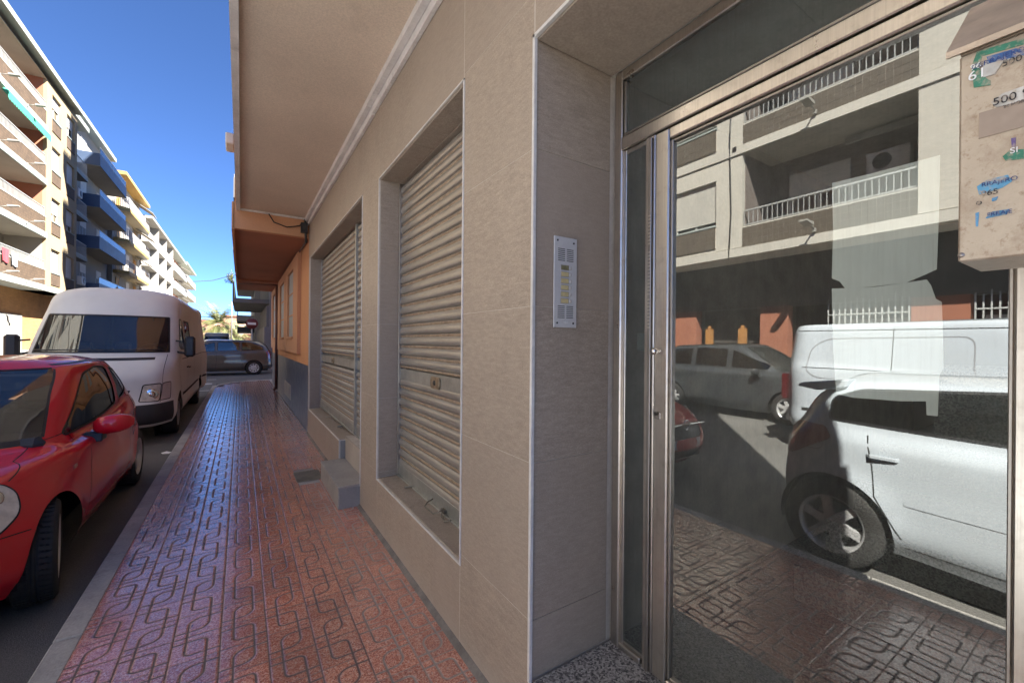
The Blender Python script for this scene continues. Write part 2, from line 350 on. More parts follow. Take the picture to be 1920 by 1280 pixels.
for (x, yy, kd, i) in near:
    o = link('tile', TM[kd], pav, local=True); o.location = (x, yy, random.uniform(-0.0008, 0.0008))
    o.rotation_euler = (random.uniform(-.003, .003), random.uniform(-.003, .003), 0)
rest = [c for c in cells if (c[0], c[1]) not in ns]
lo = [tile_mesh(kd, 24) for kd in (0, 1)]; gf = grid_faces(24)
V = []; F = []; G = []; T = []
for q, (x, yy, kd, i) in enumerate(rest):
    vs, gr, n = lo[kd]; V.append(vs+np.array([x, yy, random.uniform(-0.0008, 0.0008)])); F.append(gf+q*len(vs)); G.append(gr); T.append(np.full(len(vs), random.random()))
o = link('far_tiles', np_mesh('far_tiles', np.concatenate(V), np.concatenate(F), M['tile'], np.concatenate(G), np.concatenate(T)), pav, local=True); o['kind'] = 'stuff'
BOX('bed', M['concrete'], pav, -0.672, 0.95, -8, 16.5, -0.4, -0.006)
BOX('bed', M['concrete'], pav, 0.2, 3.0, 16.504, 18.8, -0.4, -0.007)
M['mortar'] = MAT('mortar', (.22, .195, .17), .95, n1=(9, .3), n2=(60, .25), bmp=.8, bscale=50)
# mortar fillet where the pavement meets the wall
MB().prism([(0.90, 0.0005), (0.93, 0.018), (0.94, 0.0)], 1, 1.3, 7.6).build('mortar_fillet', M['mortar'], pav)
mh = empty('manhole_cover', (0.63, 5.17, 0), 'rectangular grey inspection cover set in the pavement beside the stone step', 'manhole cover')
BOX('frame', M['concrete'], mh, 0.49, 0.79, 4.96, 5.40, -0.05, -0.002)
BOX('lid', MAT('lid_iron', (0.17, 0.155, 0.125), 0.7, 0.2, n1=(8, 0.25), bmp=0.5, bscale=60), mh, 0.51, 0.775, 4.985, 5.375, -0.02, 0.004, 0.004)
# ================================================================ our building
XD = 1.34
bld = empty('apartment_building', (2.5, 3.5, 0), 'beige stone-clad building with roller shutters and a steel and glass entrance door', 'building')
Y_END = -0.40; WX = 0.93; YB = 7.6
# core masses, set 8 mm behind the cladding
core = MB(); G2 = WX+0.0007
def coreb(x0, x1, y0, y1, z0, z1): core.box(x0, x1, y0, y1, z0, z1)
coreb(G2, 7, 1.286, 1.892, 0, 3.53); coreb(G2, 7, 3.41, 3.976, 0, 3.53); coreb(G2, 7, 7.45, YB, 0, 3.53)
coreb(G2, 7, 1.892, 3.41, 0, 0.412); coreb(G2, 7, 1.892, 3.41, 2.83, 3.53)
coreb(G2, 7, 4.954, 7.45, 0, 0.412); coreb(G2, 7, 3.976, 4.954, 0, 0.20); coreb(1.0, 7, 3.976, 4.954, 0.20, 0.45)
coreb(G2, 7, 3.976, 7.45, 2.86, 3.53); coreb(G2, 7, Y_END, 1.286, 2.68, 3.53); coreb(G2, 7, Y_END, 0.04, 0, 2.68)
coreb(1.32, 7, 1.892, 3.41, 0.412, 2.83); coreb(1.32, 7, 3.976, 7.45, 0.45, 2.86)
M['core'] = M['grout']
core.build('wall', M['grout'], bld)
# cladding stones: every stone its own object
def stone(x0, x1, y0, y1, z0, z1):
    g = 0.0010; q = []
    for a, b in ((x0, x1), (y0, y1), (z0, z1)): q += [a, b]
    if abs(x1-x0) > 0.02: q[0] += g; q[1] -= g
    if abs(y1-y0) > 0.02: q[2] += g; q[3] -= g
    if abs(z1-z0) > 0.02: q[4] += g; q[5] -= g
    o = BOX('cladding_stone', M['clad'], bld, *q, bevel=0.0005); return o
def face_x(y0, y1, z0, z1, ys=(), zs=(0.46, 1.06, 1.66, 2.26, 2.86, 3.46)):
    Y = [y0]+[v for v in ys if y0 < v < y1]+[y1]; Z = [z0]+[v for v in zs if z0+0.03 < v < z1-0.03]+[z1]
    for a, b in zip(Y[:-1], Y[1:]):
        for c, d in zip(Z[:-1], Z[1:]): stone(WX, WX+0.007, a, b, c, d)
face_x(1.290, 1.888, 0, 3.53); face_x(3.414, 3.972, 0, 3.53); face_x(7.454, YB, 0, 3.53)
face_x(1.892, 3.41, 0, 0.408, (2.234, 2.609, 3.031)); face_x(1.892, 3.41, 2.834, 3.53, (2.663,))
face_x(4.958, 7.45, 0, 0.408, (5.4, 5.85, 6.3, 6.75, 7.2)); face_x(3.976, 7.45, 2.864, 3.53, (4.6, 5.2, 5.8, 6.4, 7.0))
face_x(Y_END, 1.286, 2.684, 3.53, (0.04, 0.66)); face_x(Y_END, 0.036, 0, 3.53 if False else 2.68)
def face_y(yp, s, x0, x1, z0, z1, zs=(0.46, 1.06, 1.66, 2.26)):
    Z = [z0]+[v for v in zs if z0+0.03 < v < z1-0.03]+[z1]
    for c, d in zip(Z[:-1], Z[1:]): stone(x0, x1, yp-0.003, yp, c, d) if s > 0 else stone(x0, x1, yp, yp+0.003, c, d)
face_y(1.286, 1, WX+0.008, 1.335, 0.237, 2.678)                       # left cheek of the door recess
face_y(0.04, -1, WX+0.008, 1.335, 0.237, 2.678)
for a, b in ((0.042, 0.66), (0.66, 1.278)): stone(WX+0.008, 1.335, a, b, 2.671, 2.678)   # ceiling of the recess
face_y(3.41, 1, WX+0.008, 1.10, 0.422, 2.822); face_y(1.892, -1, WX+0.008, 1.10, 0.422, 2.822)
for a, b in ((1.90, 2.66), (2.66, 3.402)): stone(WX+0.008, 1.10, a, b, 2.823, 2.83); stone(WX+0.008, 1.11, a, b, 0.413, 0.42)
face_y(7.45, 1, WX+0.008, 1.10, 0.422, 2.852); face_y(3.976, -1, WX+0.008, 1.10, 0.47, 2.852)
for a, b in ((3.984, 4.8), (4.8, 5.6), (5.6, 6.5), (6.5, 7.442)):
    stone(WX+0.008, 1.10, a, b, 2.853, 2.86)
    if a > 4.0: stone(WX+0.008, 1.11, max(a, 4.96), b, 0.413, 0.42)
# white metal corner trims round the openings
def trims(pts, name='corner_trim', r=0.005):
    for a, b in zip(pts[:-1], pts[1:]):
        mb = MB(); lo_ = [min(a[i], b[i])-r for i in range(3)]; hi = [max(a[i], b[i])+r for i in range(3)]
        mb.box(lo_[0], hi[0], lo_[1], hi[1], lo_[2], hi[2]); mb.build(name, M['trim'], bld, 0.001)
e = WX-0.001
trims([(e, 1.886, 0.406), (e, 1.886, 2.836), (e, 3.416, 2.836), (e, 3.416, 0.406), (e, 1.9, 0.406)])
trims([(e, 3.972, 0.19), (e, 3.972, 2.866), (e, 7.456, 2.866), (e, 7.456, 0.406), (e, 4.95, 0.406)])
trims([(e, 1.284, 0.237), (e, 1.284, 2.684), (e, -0.0, 2.684)], r=0.007)
trims([(e, 4.953, 0.21), (e, 4.953, 0.404), (1.0, 4.953, 0.404)], r=0.004)
# granite threshold
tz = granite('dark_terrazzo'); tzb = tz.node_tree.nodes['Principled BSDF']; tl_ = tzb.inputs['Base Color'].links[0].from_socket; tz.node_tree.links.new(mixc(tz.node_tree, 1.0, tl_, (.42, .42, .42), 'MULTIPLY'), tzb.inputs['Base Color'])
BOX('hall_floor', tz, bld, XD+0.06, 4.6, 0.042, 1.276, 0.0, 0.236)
BOX('door_step', M['granite'], bld, WX+0.002, XD+0.059, 0.042, 1.276, 0.0, 0.237, 0.004)
# roller shutters
M['rusty'] = MAT('rusty_lip', (.36, .27, .19), .6, .2, n1=(20, .3), rnd=True)
def shutter(y0, y1, z0, z1, band, posts=(), lock=None, x=1.10):
    root = BOX('roller_shutter', M['galv'], bld, x+0.06, x+0.07, y0, y1, z0, z1)
    ys = [y0]+list(posts)+[y1]
    pitch = 0.083; prof = []
    for i in range(9): a = PI*i/8; prof.append((x+0.012-0.014*math.sin(a), 0.024+0.053*(1-math.cos(a))/2))
    prof = [(x+0.012, 0.0), (x+0.010, 0.003), (x+0.007, 0.010), (x+0.012, 0.017), (x+.018, .020)]+prof+[(x+0.012, 0.083), (x+0.018, 0.083), (x+0.018, 0.0)]
    for a, b in zip(ys[:-1], ys[1:]):
        mb = MB(); mb.smooth = False; mb.prism(prof, 1, a+0.012, b-0.012); me = mb.mesh('slat', [M['slat'], M['rusty']])
        for p_ in me.polygons:
            if p_.center.z < .014 and p_.normal.x < .5: p_.material_index = 1
        z = z1-0.02
        while z > z0+0.11:
            z -= pitch
            if band[0]-0.05 < z < band[1]-0.02: continue
            o = link('slat', me, root, local=True); o.location = (random.uniform(-.0008, .0008), 0, z)
        BOX('lock_bar', M['galv'], root, x+0.002, x+0.014, a+0.01, b-0.01, band[0]-0.005, band[1]+0.01, 0.002, local=True)
        BOX('bottom_bar', M['galv'], root, x-0.004, x+0.02, a+0.01, b-0.01, z0+0.005, z0+0.10, 0.003, local=True)
        BOX('bottom_lip', M['galv'], root, x-0.02, x+0.0, a+0.01, b-0.01, z0+0.0, z0+0.012, 0.002, local=True)
    for q in [y0+0.008, y1-0.008]: BOX('guide_rail', M['steel_d'], root, x-0.012, x+0.03, q-0.010, q+0.010, z0, z1, 0.002, local=True)
    for q in posts: BOX('centre_post', M['galv'], root, x-0.022, x+0.03, q-0.020, q+0.020, z0, z1, 0.003, local=True)
    BOX('shutter_box', M['clad'], root, x-0.01, x+0.12, y0, y1, z1, z1+0.02, local=True)
    if lock:
        mb = MB(); c = [(lock+0.075*a, band[0]+0.045+0.04*b) for a, b in ((-1, -.5), (-.8, -1), (.8, -1), (1, -.5), (1, .5), (.8, 1), (-.8, 1), (-1, .5))]
        mb.prism(c, 0, x-0.012, x+0.004); l = mb.build('lock_plate', MAT('old_bronze', (0.34, 0.27, 0.19), 0.45, 0.7, n1=(25, 0.4), bmp=0.5, bscale=50), root, 0.003, local=True)
        mb = MB(); mb.lathe([(0, -0.018), (0.014, -0.018), (0.018, -0.012), (0.018, 0)], (x, lock, band[0]+0.045), 0, 16); mb.build('lock_cylinder', M['blackp'], root, local=True)
    return root
sh1 = shutter(1.90, 3.402, 0.42, 2.82, (1.20, 1.29), lock=2.62)
sh2 = shutter(3.984, 7.442, 0.455, 2.85, (1.20, 1.29), posts=(4.93,), lock=6.35)
M['old'] = MAT('old_steel', (.22, .20, .17), .5, .6, n1=(20, .3))
hb = MB(); hb.tube([(1.085, 2.62, 0.47), (1.045, 2.62, 0.455), (1.02, 2.60, 0.44), (1.02, 2.46, 0.44), (1.045, 2.44, 0.45), (1.085, 2.44, 0.465)], 0.0045, 8)
hb.tube([(1.07, 2.43, 0.455), (1.05, 2.40, 0.44), (1.04, 2.33, 0.435), (1.07, 2.30, 0.445)], 0.005, 8); hb.box(1.075, 1.095, 2.42, 2.47, 0.44, 0.46)
hb.build('pull_handle', M['old'], sh1, local=True)
BOX('bolt', M['galv'], sh1, 1.03, 1.095, 3.02, 3.045, 0.43, 0.438, 0.002, local=True)
for q in (5.6, 6.4): BOX('bolt', M['galv'], sh2, 1.02, 1.095, q, q+0.03, 0.435, 0.443, 0.002, local=True)
mb = MB(); mb.box(1.03, 1.09, 4.30, 4.36, 0.47, 0.52); mb.tube([(1.05, 4.3, 0.5), (1.02, 4.25, 0.52), (1.05, 4.2, 0.5)], 0.006, 6); mb.build('padlock', M['galv'], sh2, 0.003, local=True)
# stone step in front of the second shutter
st = empty('entrance_step', (0.85, 4.55, 0), 'square grey stone step on the pavement below the second roller shutter', 'step')
BOX('tread', M['curb_step'], st, 0.737, 0.998, 3.978, 4.95, 0.185, 0.205, 0.003)
BOX('front_slab', M['curb_step'], st, 0.742, 0.757, 3.985, 4.945, 0.0, 0.185, 0.002)
BOX('side_slab', MAT('bluish_slab', (0.30, 0.30, 0.30), 0.6, n1=(4, .12), dirt=((0.4, 0.38, 0.35), 5, 0.6)), st, 0.757, 0.936, 3.985, 3.995, 0.0, 0.185, 0.002)
BOX('core', M['grout'], st, 0.758, 0.936, 3.996, 4.944, 0, 0.184)
BOX('riser', MAT('riser_slab', (0.44, 0.38, 0.32), 0.6), bld, 0.99, 1.0, 3.98, 4.94, 0.206, 0.45)
BOX('side_slab', MAT('bluish_slab_b', (0.30, 0.30, 0.30), 0.6), bld, WX+0.012, 1.0, 4.944, 4.953, 0.206, 0.404)
# overhang with render soffit, cornice strip, first floors above
def overhang(parent, x0, x1, y0, y1, z, zt, msof, mfront, lip=0.05, edge=None):
    BOX('soffit', msof, parent, x0+lip, x1, y0+lip, y1-0.0, z, z+0.03)
    BOX('upper_wall', mfront, parent, x0+0.03, x0+0.20, y0+0.03, y1, z+0.031, zt)
    BOX('edge_strip', edge or mfront, parent, x0, x0+lip-0.002, y0, y1, z-0.035, z+0.10)
    BOX('edge_strip', edge or mfront, parent, x0+lip, x1, y1-0.03, y1-0.001, z-0.030, z-0.002)
M['upper'] = MAT('upper_render', (0.52, 0.46, 0.39), 0.9, n1=(1.5, 0.1), bmp=0.3)
OY = 0.02
overhang(bld, -0.075, WX+0.4, OY, YB, 3.53, 10.0, M['soffit'], M['upper'], edge=M['cornice'])
BOX('roof_slab', M['upper'], bld, -0.075, WX, OY, YB, 9.7, 10.0); BOX('roof_slab', M['upper'], bld, WX+.001, 9, Y_END, YB, 9.7, 10.0)
BOX('upper_wall', M['upper'], bld, 0.13, WX, OY+0.03, OY+0.2, 3.531, 9.69); BOX('upper_wall', M['upper'], bld, WX+.001, 9, Y_END+0.03, Y_END+0.2, 3.531, 9.69); BOX('upper_wall', M['upper'], bld, WX+.001, WX+.2, Y_END+0.21, OY+0.2, 3.531, 9.69); BOX('back_wall', M['upper'], bld, 8.8, 9, Y_END, YB, 0, 9.7)
BOX('upper_floor', M['upper'], bld, 0.2, 8.8, OY+0.21, YB, 3.565, 3.7)
yy = Y_END; k = 0
for a, b in ((OY+.06, 1.1), (1.1, 3.55), (3.55, 5.4), (5.4, YB)):         # cornice strip in lengths with open joints
    dz = (0, 0.004, -0.003, 0.003)[k]; k += 1
    BOX('cornice_strip', M['cornice'], bld, WX-0.030, WX-0.002, a+0.003, b-0.003, 3.415+dz, 3.527, 0.002)
    BOX('cornice_strip', M['cornice'], bld, WX-0.075, WX-0.032, a+0.003, b-0.003, 3.47+dz, 3.527, 0.002)
# unseen wall added past the building's end to shade the parked hatchback
gw = empty('shade_wall', (1.1, -6, 0), 'unseen wall added beyond the stone-clad building to shade the parked hatchback', 'wall')
BOX('wall', M['upper'], gw, 0.95, 1.2, -14, Y_END-0.01, 0, 2.45); BOX('coping', M['cornice'], gw, 0.92, 1.23, -14, Y_END-0.01, 2.451, 2.51)
# ================================================================ entrance door
XD = 1.34
door = BOX('entrance_door', M['steel_d'], bld, XD+0.02, XD+0.055, 1.262, 1.278, 0.24, 2.67)
def bar(y0, y1, z0, z1, x0=XD, x1=XD+0.05, m='steel', b=0.004, name='frame'): return BOX(name, M[m], door, x0, x1, y0, y1, z0, z1, b, local=True)
bar(1.222, 1.262, 0.238, 2.672); bar(0.045, 0.085, 0.238, 2.672)                # outer jambs
bar(0.085, 1.222, 2.630, 2.672); bar(0.085, 1.222, 2.335, 2.385, XD-0.006)      # head, transom
bar(0.088, 1.218, 2.393, 2.403, XD+0.006, XD+0.03, 'steel_d', 0.002); bar(1.206, 1.218, 2.405, 2.62, XD+0.006, XD+0.03, 'steel_d', 0.002)
bar(1.052, 1.098, 0.238, 2.333); bar(1.108, 1.222, 0.238, 0.262)                # mullion of the side light
bar(1.098, 1.108, 0.262, 2.333, XD+0.012, XD+0.03, 'steel_d', 0.002); bar(1.206, 1.222, 0.262, 2.333, XD+0.012, XD+0.03, 'steel', 0.002)
bar(1.108, 1.206, 2.315, 2.333, XD+0.012, XD+0.03, 'steel_d', 0.002); bar(1.108, 1.206, 0.262, 0.275, XD+0.012, XD+0.03, 'steel_d', 0.002)
bar(1.058, 1.074, 0.25, 2.32, XD-0.014, XD+0.0, 'steel_d', 0.002)              # cover strip with the old panel print
leaf = BOX('door_leaf', M['steel'], door, XD-0.008, XD+0.035, 0.985, 1.043, 0.250, 2.325, 0.004, local=True)
for a in ((0.088, 0.154, 0.250, 2.325), (0.156, 0.983, 0.250, 0.268), (0.156, 0.983, 2.285, 2.325)):
    bar(*a, XD-0.008, XD+0.035, name='leaf_frame')
for a in ((0.974, 0.984, 0.27, 2.283), (0.155, 0.163, 0.27, 2.283), (0.165, 0.972, 0.27, 0.279), (0.165, 0.972, 2.274, 2.283)):
    bar(*a, XD+0.004, XD+0.026, 'steel_d', 0.002, name='glazing_bead')
bar(1.0435, 1.0515, 0.245, 2.33, XD+0.01, XD+0.03, 'dark', 0, name='gap')
M['door_glass'] = GLASS('door_glass', (0.97, 0.995, 0.985), refl=0.18, dirt=0.07, streak=True)
M['side_glass'] = GLASS('side_light_glass', (0.62, 0.68, 0.68), refl=0.08, dirt=0.12, streak=True)
M['clear'] = GLASS('clear_back', (0.95, 0.97, 0.96), refl=0.0, dirt=0.0, ior=1.01)
def pane(name, y0, y1, z0, z1, m, x=XD+0.016):
    mb = MB(); mb.box(x, x+0.006, y0, y1, z0, z1); mb.m = [1]*6; mb.m[5] = 0
    o = mb.build(name, [m, M['clear']], door, local=True)
    for p in o.data.polygons: p.material_index = 0 if p.normal.x < -0.5 else 1
    return o
pane('glass_pane', 0.158, 0.980, 0.272, 2.281, M['door_glass'])
pane('glass_pane', 1.100, 1.214, 0.266, 2.325, M['side_glass'])
pane('glass_pane', 0.088, 1.212, 2.395, 2.628, M['side_glass'])
BOX('switch_plate', MAT('grey_plate', (0.22, 0.24, 0.24), 0.6), door, XD+0.06, XD+0.065, 1.13, 1.185, 1.49, 1.565, 0.002, local=True)
k = MB(); k.lathe([(0.0, -0.040), (0.008, -0.039), (0.0125, -0.032), (0.0135, -0.026), (0.011, -0.018), (0.006, -0.012), (0.006, 0)], (XD-0.008, 1.022, 1.492), 0, 20)
k.build('door_knob', MAT('chrome', (0.75, 0.74, 0.72), 0.12, 1.0, n1=(5, .05)), door, local=True)
k = MB(); k.box(XD-0.016, XD-0.008, 1.008, 1.036, 1.235, 1.262); k.lathe([(0, -0.016), (0.008, -0.016), (0.008, 0)], (XD-0.008, 1.022, 1.255), 0, 14); k.build('keyhole', M['steel_d'], door, 0.002, local=True)
for z0, n in ((1.66, 9), (1.79, 13), (1.985, 9)):                                # worn print left by a former bell panel
    for i in range(n): bar(1.060, 1.0715, z0+i*0.0135-0.08, z0+i*0.0135-0.074, XD-0.0155, XD-0.0142, 'steel', 0, name='print_mark')
# hall behind the glass
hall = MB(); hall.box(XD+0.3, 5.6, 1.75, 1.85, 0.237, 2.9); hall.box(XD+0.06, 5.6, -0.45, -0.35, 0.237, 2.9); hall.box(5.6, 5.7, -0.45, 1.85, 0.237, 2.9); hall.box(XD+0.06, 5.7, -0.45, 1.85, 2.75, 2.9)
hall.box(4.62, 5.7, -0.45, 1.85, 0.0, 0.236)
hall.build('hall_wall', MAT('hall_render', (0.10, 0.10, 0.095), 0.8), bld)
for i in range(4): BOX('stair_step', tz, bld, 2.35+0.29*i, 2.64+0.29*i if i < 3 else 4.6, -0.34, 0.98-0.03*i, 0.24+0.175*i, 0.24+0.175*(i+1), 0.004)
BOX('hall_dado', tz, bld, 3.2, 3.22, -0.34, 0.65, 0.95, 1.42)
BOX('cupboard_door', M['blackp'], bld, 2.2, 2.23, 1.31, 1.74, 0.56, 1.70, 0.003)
BOX('cupboard_jamb', MAT('pale_jamb', (0.55, 0.58, 0.56), 0.6), bld, 2.185, 2.235, 1.292, 1.306, 0.56, 1.68)
# ================================================================ paper taped inside the glass
M['paper'] = MAT('paper', (0.92, 0.93, 0.91), 0.8, n1=(4, 0.05), n2=(20, 0.03))
def paper(pts, label, x):
    n = len(pts); mb = MB(); vs = [(x+0.002*math.sin(7*y+5*z), y, z) for (y, z) in pts]
    mb.add(vs+[(a+0.0006, b, c) for a, b, c in vs], [tuple(range(n))[::-1], tuple(range(n, 2*n))]+[(i, (i+1) % n, n+(i+1) % n, n+i) for i in range(n)])
    o = mb.build('paper_sheet', M['paper']); tag(o, label, 'paper'); return o
def DP(px, py, x):                      # point of the door plane seen at a photo pixel (used once, to place the paper's outline on the glass)
    th = R(33.07); c, s = math.cos(R(.5)), math.sin(R(.5)); a = (px-960)/780; b = (642-py)/780
    a, b = c*a-s*b, s*a+c*b; vx = math.sin(th)+math.cos(th)*a; vy = math.cos(th)-math.sin(th)*a; k = x/vx; return (vy*k, 1.52+b*k)
xp = XD+0.03
paper([DP(*p, xp) for p in ((1560, 343), (1640, 324), (1763, 291), (1761, 400), (1757, 505), (1735, 515), (1700, 530), (1640, 537), (1585, 541), (1575, 528), (1560, 522), (1562, 430))], 'upper sheet of white paper taped inside the entrance door glass', xp)
paper([DP(*p, xp+0.004) for p in ((1560, 541), (1640, 538), (1700, 530), (1738, 524), (1746, 535), (1755, 560), (1766, 566), (1768, 620), (1769, 690), (1761, 705), (1758, 780), (1737, 778), (1736, 752), (1690, 752), (1600, 745), (1568, 738), (1562, 640))], 'lower torn sheet of white paper taped inside the entrance door glass', xp+0.004)
# ================================================================ intercom panel
ic = empty('intercom_panel', (1.08, 1.279, 1.76), 'grey metal intercom panel with six name bells on the wall beside the entrance door', 'intercom')
M['alu'] = MAT('anodised_aluminium', (0.60, 0.595, 0.60), 0.40, 0.25, n1=(6, 0.05), n2=(80, 0.05))
x0, x1, z0, z1, yf = 1.022, 1.139, 1.581, 1.940, 1.272
BOX('face_plate', M['alu'], ic, x0, x1, yf, 1.278, z0, z1, 0.0012)
for (sx, sz) in ((.14, .955), (.85, .945), (.14, .05), (.85, .05)):
    mb = MB(); mb.lathe([(0, -.0025), (.0035, -.0025), (.0042, -.001), (.0042, 0)], (x0+sx*.117, yf, z0+sz*.359), 1, 12); mb.build('screw', M['blackp'], ic)
for zb in (0.735, 0.105):
    for c in (0.16, 0.54):
        for i in range(7): BOX('speaker_slot', M['blackp'], ic, x0+c*.117, x0+(c+.30)*.117, yf-.0008, yf+.001, z0+zb*.359+i*.0076, z0+zb*.359+i*.0076+.0028)
lblm = MAT('name_label', (0.62, 0.52, 0.27), 0.5, n1=(30, .1)); lbl2 = MAT('empty_label', (0.22, 0.20, 0.10), 0.4, n1=(60, .3))
for i in range(6):
    zc = z0+.359*(0.295+0.0735*i)
    f = BOX('label_window', M['steel_d'], ic, x0+.28*.117, x0+.64*.117, yf-.0012, yf+.001, zc-.0105, zc+.0105, .0005)
    BOX('name_label', lbl2 if i == 5 else lblm, ic, x0+.30*.117, x0+.62*.117, yf-.0018, yf, zc-.0082, zc+.0082)
    b = BOX('bell_button', M['steel'], ic, x0+.67*.117, x0+.75*.117, yf-.004, yf, zc-.0058, zc+.0058, .0012)
def text_obj(name, s, size, mat, M4, parent=None, ext=0.0004, align='CENTER'):
    cu = bpy.data.curves.new(name, 'FONT'); cu.body = s; cu.size = size; cu.extrude = ext; cu.align_x = align; cu.align_y = 'CENTER'
    t = bpy.data.objects.new(name+'_tmp', cu); COL.objects.link(t); bpy.context.view_layer.update()
    me = bpy.data.meshes.new_from_object(t.evaluated_get(bpy.context.evaluated_depsgraph_get())); bpy.data.objects.remove(t)
    me.transform(M4); me.materials.clear(); me.materials.append(mat); me.name = name
    return link(name, me, parent)
FX = Matrix(((0, 0, -1, 0), (-1, 0, 0, 0), (0, 1, 0, 0), (0, 0, 0, 1)))       # text read from -X side (runs towards -Y)
FY = Matrix(((1, 0, 0, 0), (0, 0, -1, 0), (0, 1, 0, 0), (0, 0, 0, 1)))        # text read from -Y side (runs towards +X)
M['whitep'] = MAT('white_print', (0.8, 0.8, 0.8), 0.6, n1=(5, .02))
text_obj('maker_name', 'tegui', 0.012, M['whitep'], Matrix.Translation((x0+.06, yf-.001, z0+.022)) @ FY, ic)
# ================================================================ mailbox
mb_r = empty('mailbox', (0.865, -0.08, 1.6), 'weathered steel advertising mailbox with torn stickers on the wall right of the door', 'mailbox')
def mbox_mat():
    m, t, p = new_mat('weathered_box'); co = coords(t)
    c = mixc(t, noise(t, co, 9, 8, .7), (0.38, 0.32, 0.255), (0.54, 0.47, 0.38))
    c = mixc(t, ramp(t, noise(t, co, 13, 10, .72), [(0.48, (0, 0, 0)), (0.68, (0.75,)*3)]), c, (0.25, 0.175, 0.12))
    c = mixc(t, ramp(t, noise(t, co, 85, 9, .78), [(0.54, (0, 0, 0)), (0.64, (0.7,)*3)]), c, (0.27, 0.19, 0.13))
    t.links.new(c, p.inputs['Base Color']); p.inputs['Metallic'].default_value = 0.45; p.inputs['Roughness'].default_value = 0.45
    t.links.new(bump(t, noise(t, co, 120, 4), .25, .002), p.inputs['Normal']); return m
M['mbox'] = mbox_mat()
BX = 0.80
BOX('body', M['mbox'], mb_r, BX, WX-0.002, -0.28, 0.141, 1.632, 1.905, 0.002)
mb = MB(); mb.prism([(BX-0.010, 1.905), (BX-0.010, 1.913), (WX-0.002, 2.035), (WX-0.002, 2.022), (BX+0.0, 1.908)], 1, -0.29, 0.152)
mb.prism([(BX-0.002, 1.906), (WX-0.002, 1.906), (WX-0.002, 2.020)], 1, -0.28, 0.140); mb.build('lid', MAT('box_lid', (0.55, 0.45, 0.35), 0.5, 0.4, n1=(12, .2), dirt=((0.3, .22, .15), 18, .6)), mb_r)
BOX('tape', MAT('brown_tape', (0.34, 0.27, 0.215), 0.6, n1=(10, .1)), mb_r, BX-0.0012, BX, 0.02, 0.123, 1.789, 1.822)
for p in ((0.138, 1.641), (0.045, 1.641)):
    mb = MB(); mb.lathe([(0, -.002), (.003, -.0015), (.0035, 0)], (BX, p[0], p[1]), 0, 10); mb.build('rivet', M['steel_d'], mb_r)
def sticker(name, pts, col, x=BX-0.0010):
    mb = MB(); mb.prism(pts, 0, x, x+0.0008); return mb.build(name, MAT('sticker_print', col, 0.5, n1=(30, .2), dirt=((0.40, .33, .26), 110, .49)), mb_r)
def SP(px, py):
    a, b = DP(px, py, BX); return (a, b)
GR = (0.035, 0.20, 0.13); BL = (0.035, 0.11, 0.30); WH = (0.52, 0.51, 0.48); PU = (0.12, 0.08, 0.22)
sticker('sticker', [SP(*p) for p in ((1822, 125), (1832, 98), (1920, 72), (1920, 84), (1842, 106), (1836, 128), (1850, 148), (1858, 152), (1858, 160), (1826, 165))], GR)
sticker('sticker', [SP(*p) for p in ((1844, 120), (1862, 108), (1920, 92), (1920, 104), (1880, 118), (1866, 140), (1844, 146))], WH, BX-0.0014)
sticker('sticker', [SP(*p) for p in ((1850, 108), (1905, 92), (1920, 94), (1920, 104), (1855, 120))], BL, BX-0.0018)
sticker('sticker', [SP(*p) for p in ((1858, 192), (1880, 176), (1920, 162), (1920, 188), (1868, 202))], WH)
sticker('sticker', [SP(*p) for p in ((1880, 294), (1894, 282), (1920, 280), (1920, 298), (1886, 302))], GR)
sticker('sticker', [SP(*p) for p in ((1832, 350), (1850, 338), (1890, 328), (1898, 340), (1880, 352), (1836, 366))], (0.10, 0.32, 0.52))
sticker('sticker', [SP(*p) for p in ((1848, 410), (1856, 398), (1892, 392), (1888, 402))], (0.08, 0.28, 0.5))
sticker('sticker', [SP(*p) for p in ((1829, 400), (1836, 398), (1834, 425), (1830, 425))], (0.08, 0.28, 0.5))
sticker('sticker', [SP(*p) for p in ((1896, 260), (1905, 258), (1904, 286), (1898, 286))], PU)
sticker('sticker', [SP(*p) for p in ((1860, 372), (1872, 368), (1868, 376), (1860, 378))], (0.08, 0.28, 0.5))
blk = MAT('black_print', (0.02, 0.02, 0.025), 0.6, n1=(5, .05), dirt=((.5, .42, .34), 170, .50)); blp = MAT('dark_blue_print', (0.02, 0.05, 0.2), 0.6, n1=(5, .05), dirt=((.5, .42, .34), 170, .50))
def tx(s, px, py, size, m, rot=-0.0): 
    a, b = SP(px, py); text_obj('lettering', s, size, m, Matrix.Translation((BX-0.0022, a, b)) @ FX @ Matrix.Rotation(rot, 4, 'Z'), mb_r, 0.0002)
tx('CERRAJERO 24 H', 1893, 103, 0.0085, blp); tx('500 2', 1908, 112, 0.011, blk); tx('61', 1833, 141, 0.017, M['whitep']); tx('96', 1830, 126, 0.010, M['whitep'])
tx('500 96', 1904, 181, 0.0135, blk); tx('24 HORAS', 1908, 194, 0.005, blk); tx('RRAJERO', 1874, 341, 0.0075, blp); tx('ERRAJE', 1874, 400, 0.0068, blp); tx('965', 1856, 362, 0.010, blk); tx('o', 1836, 380, 0.011, blk); tx('SI', 1902, 283, 0.010, M['whitep'])
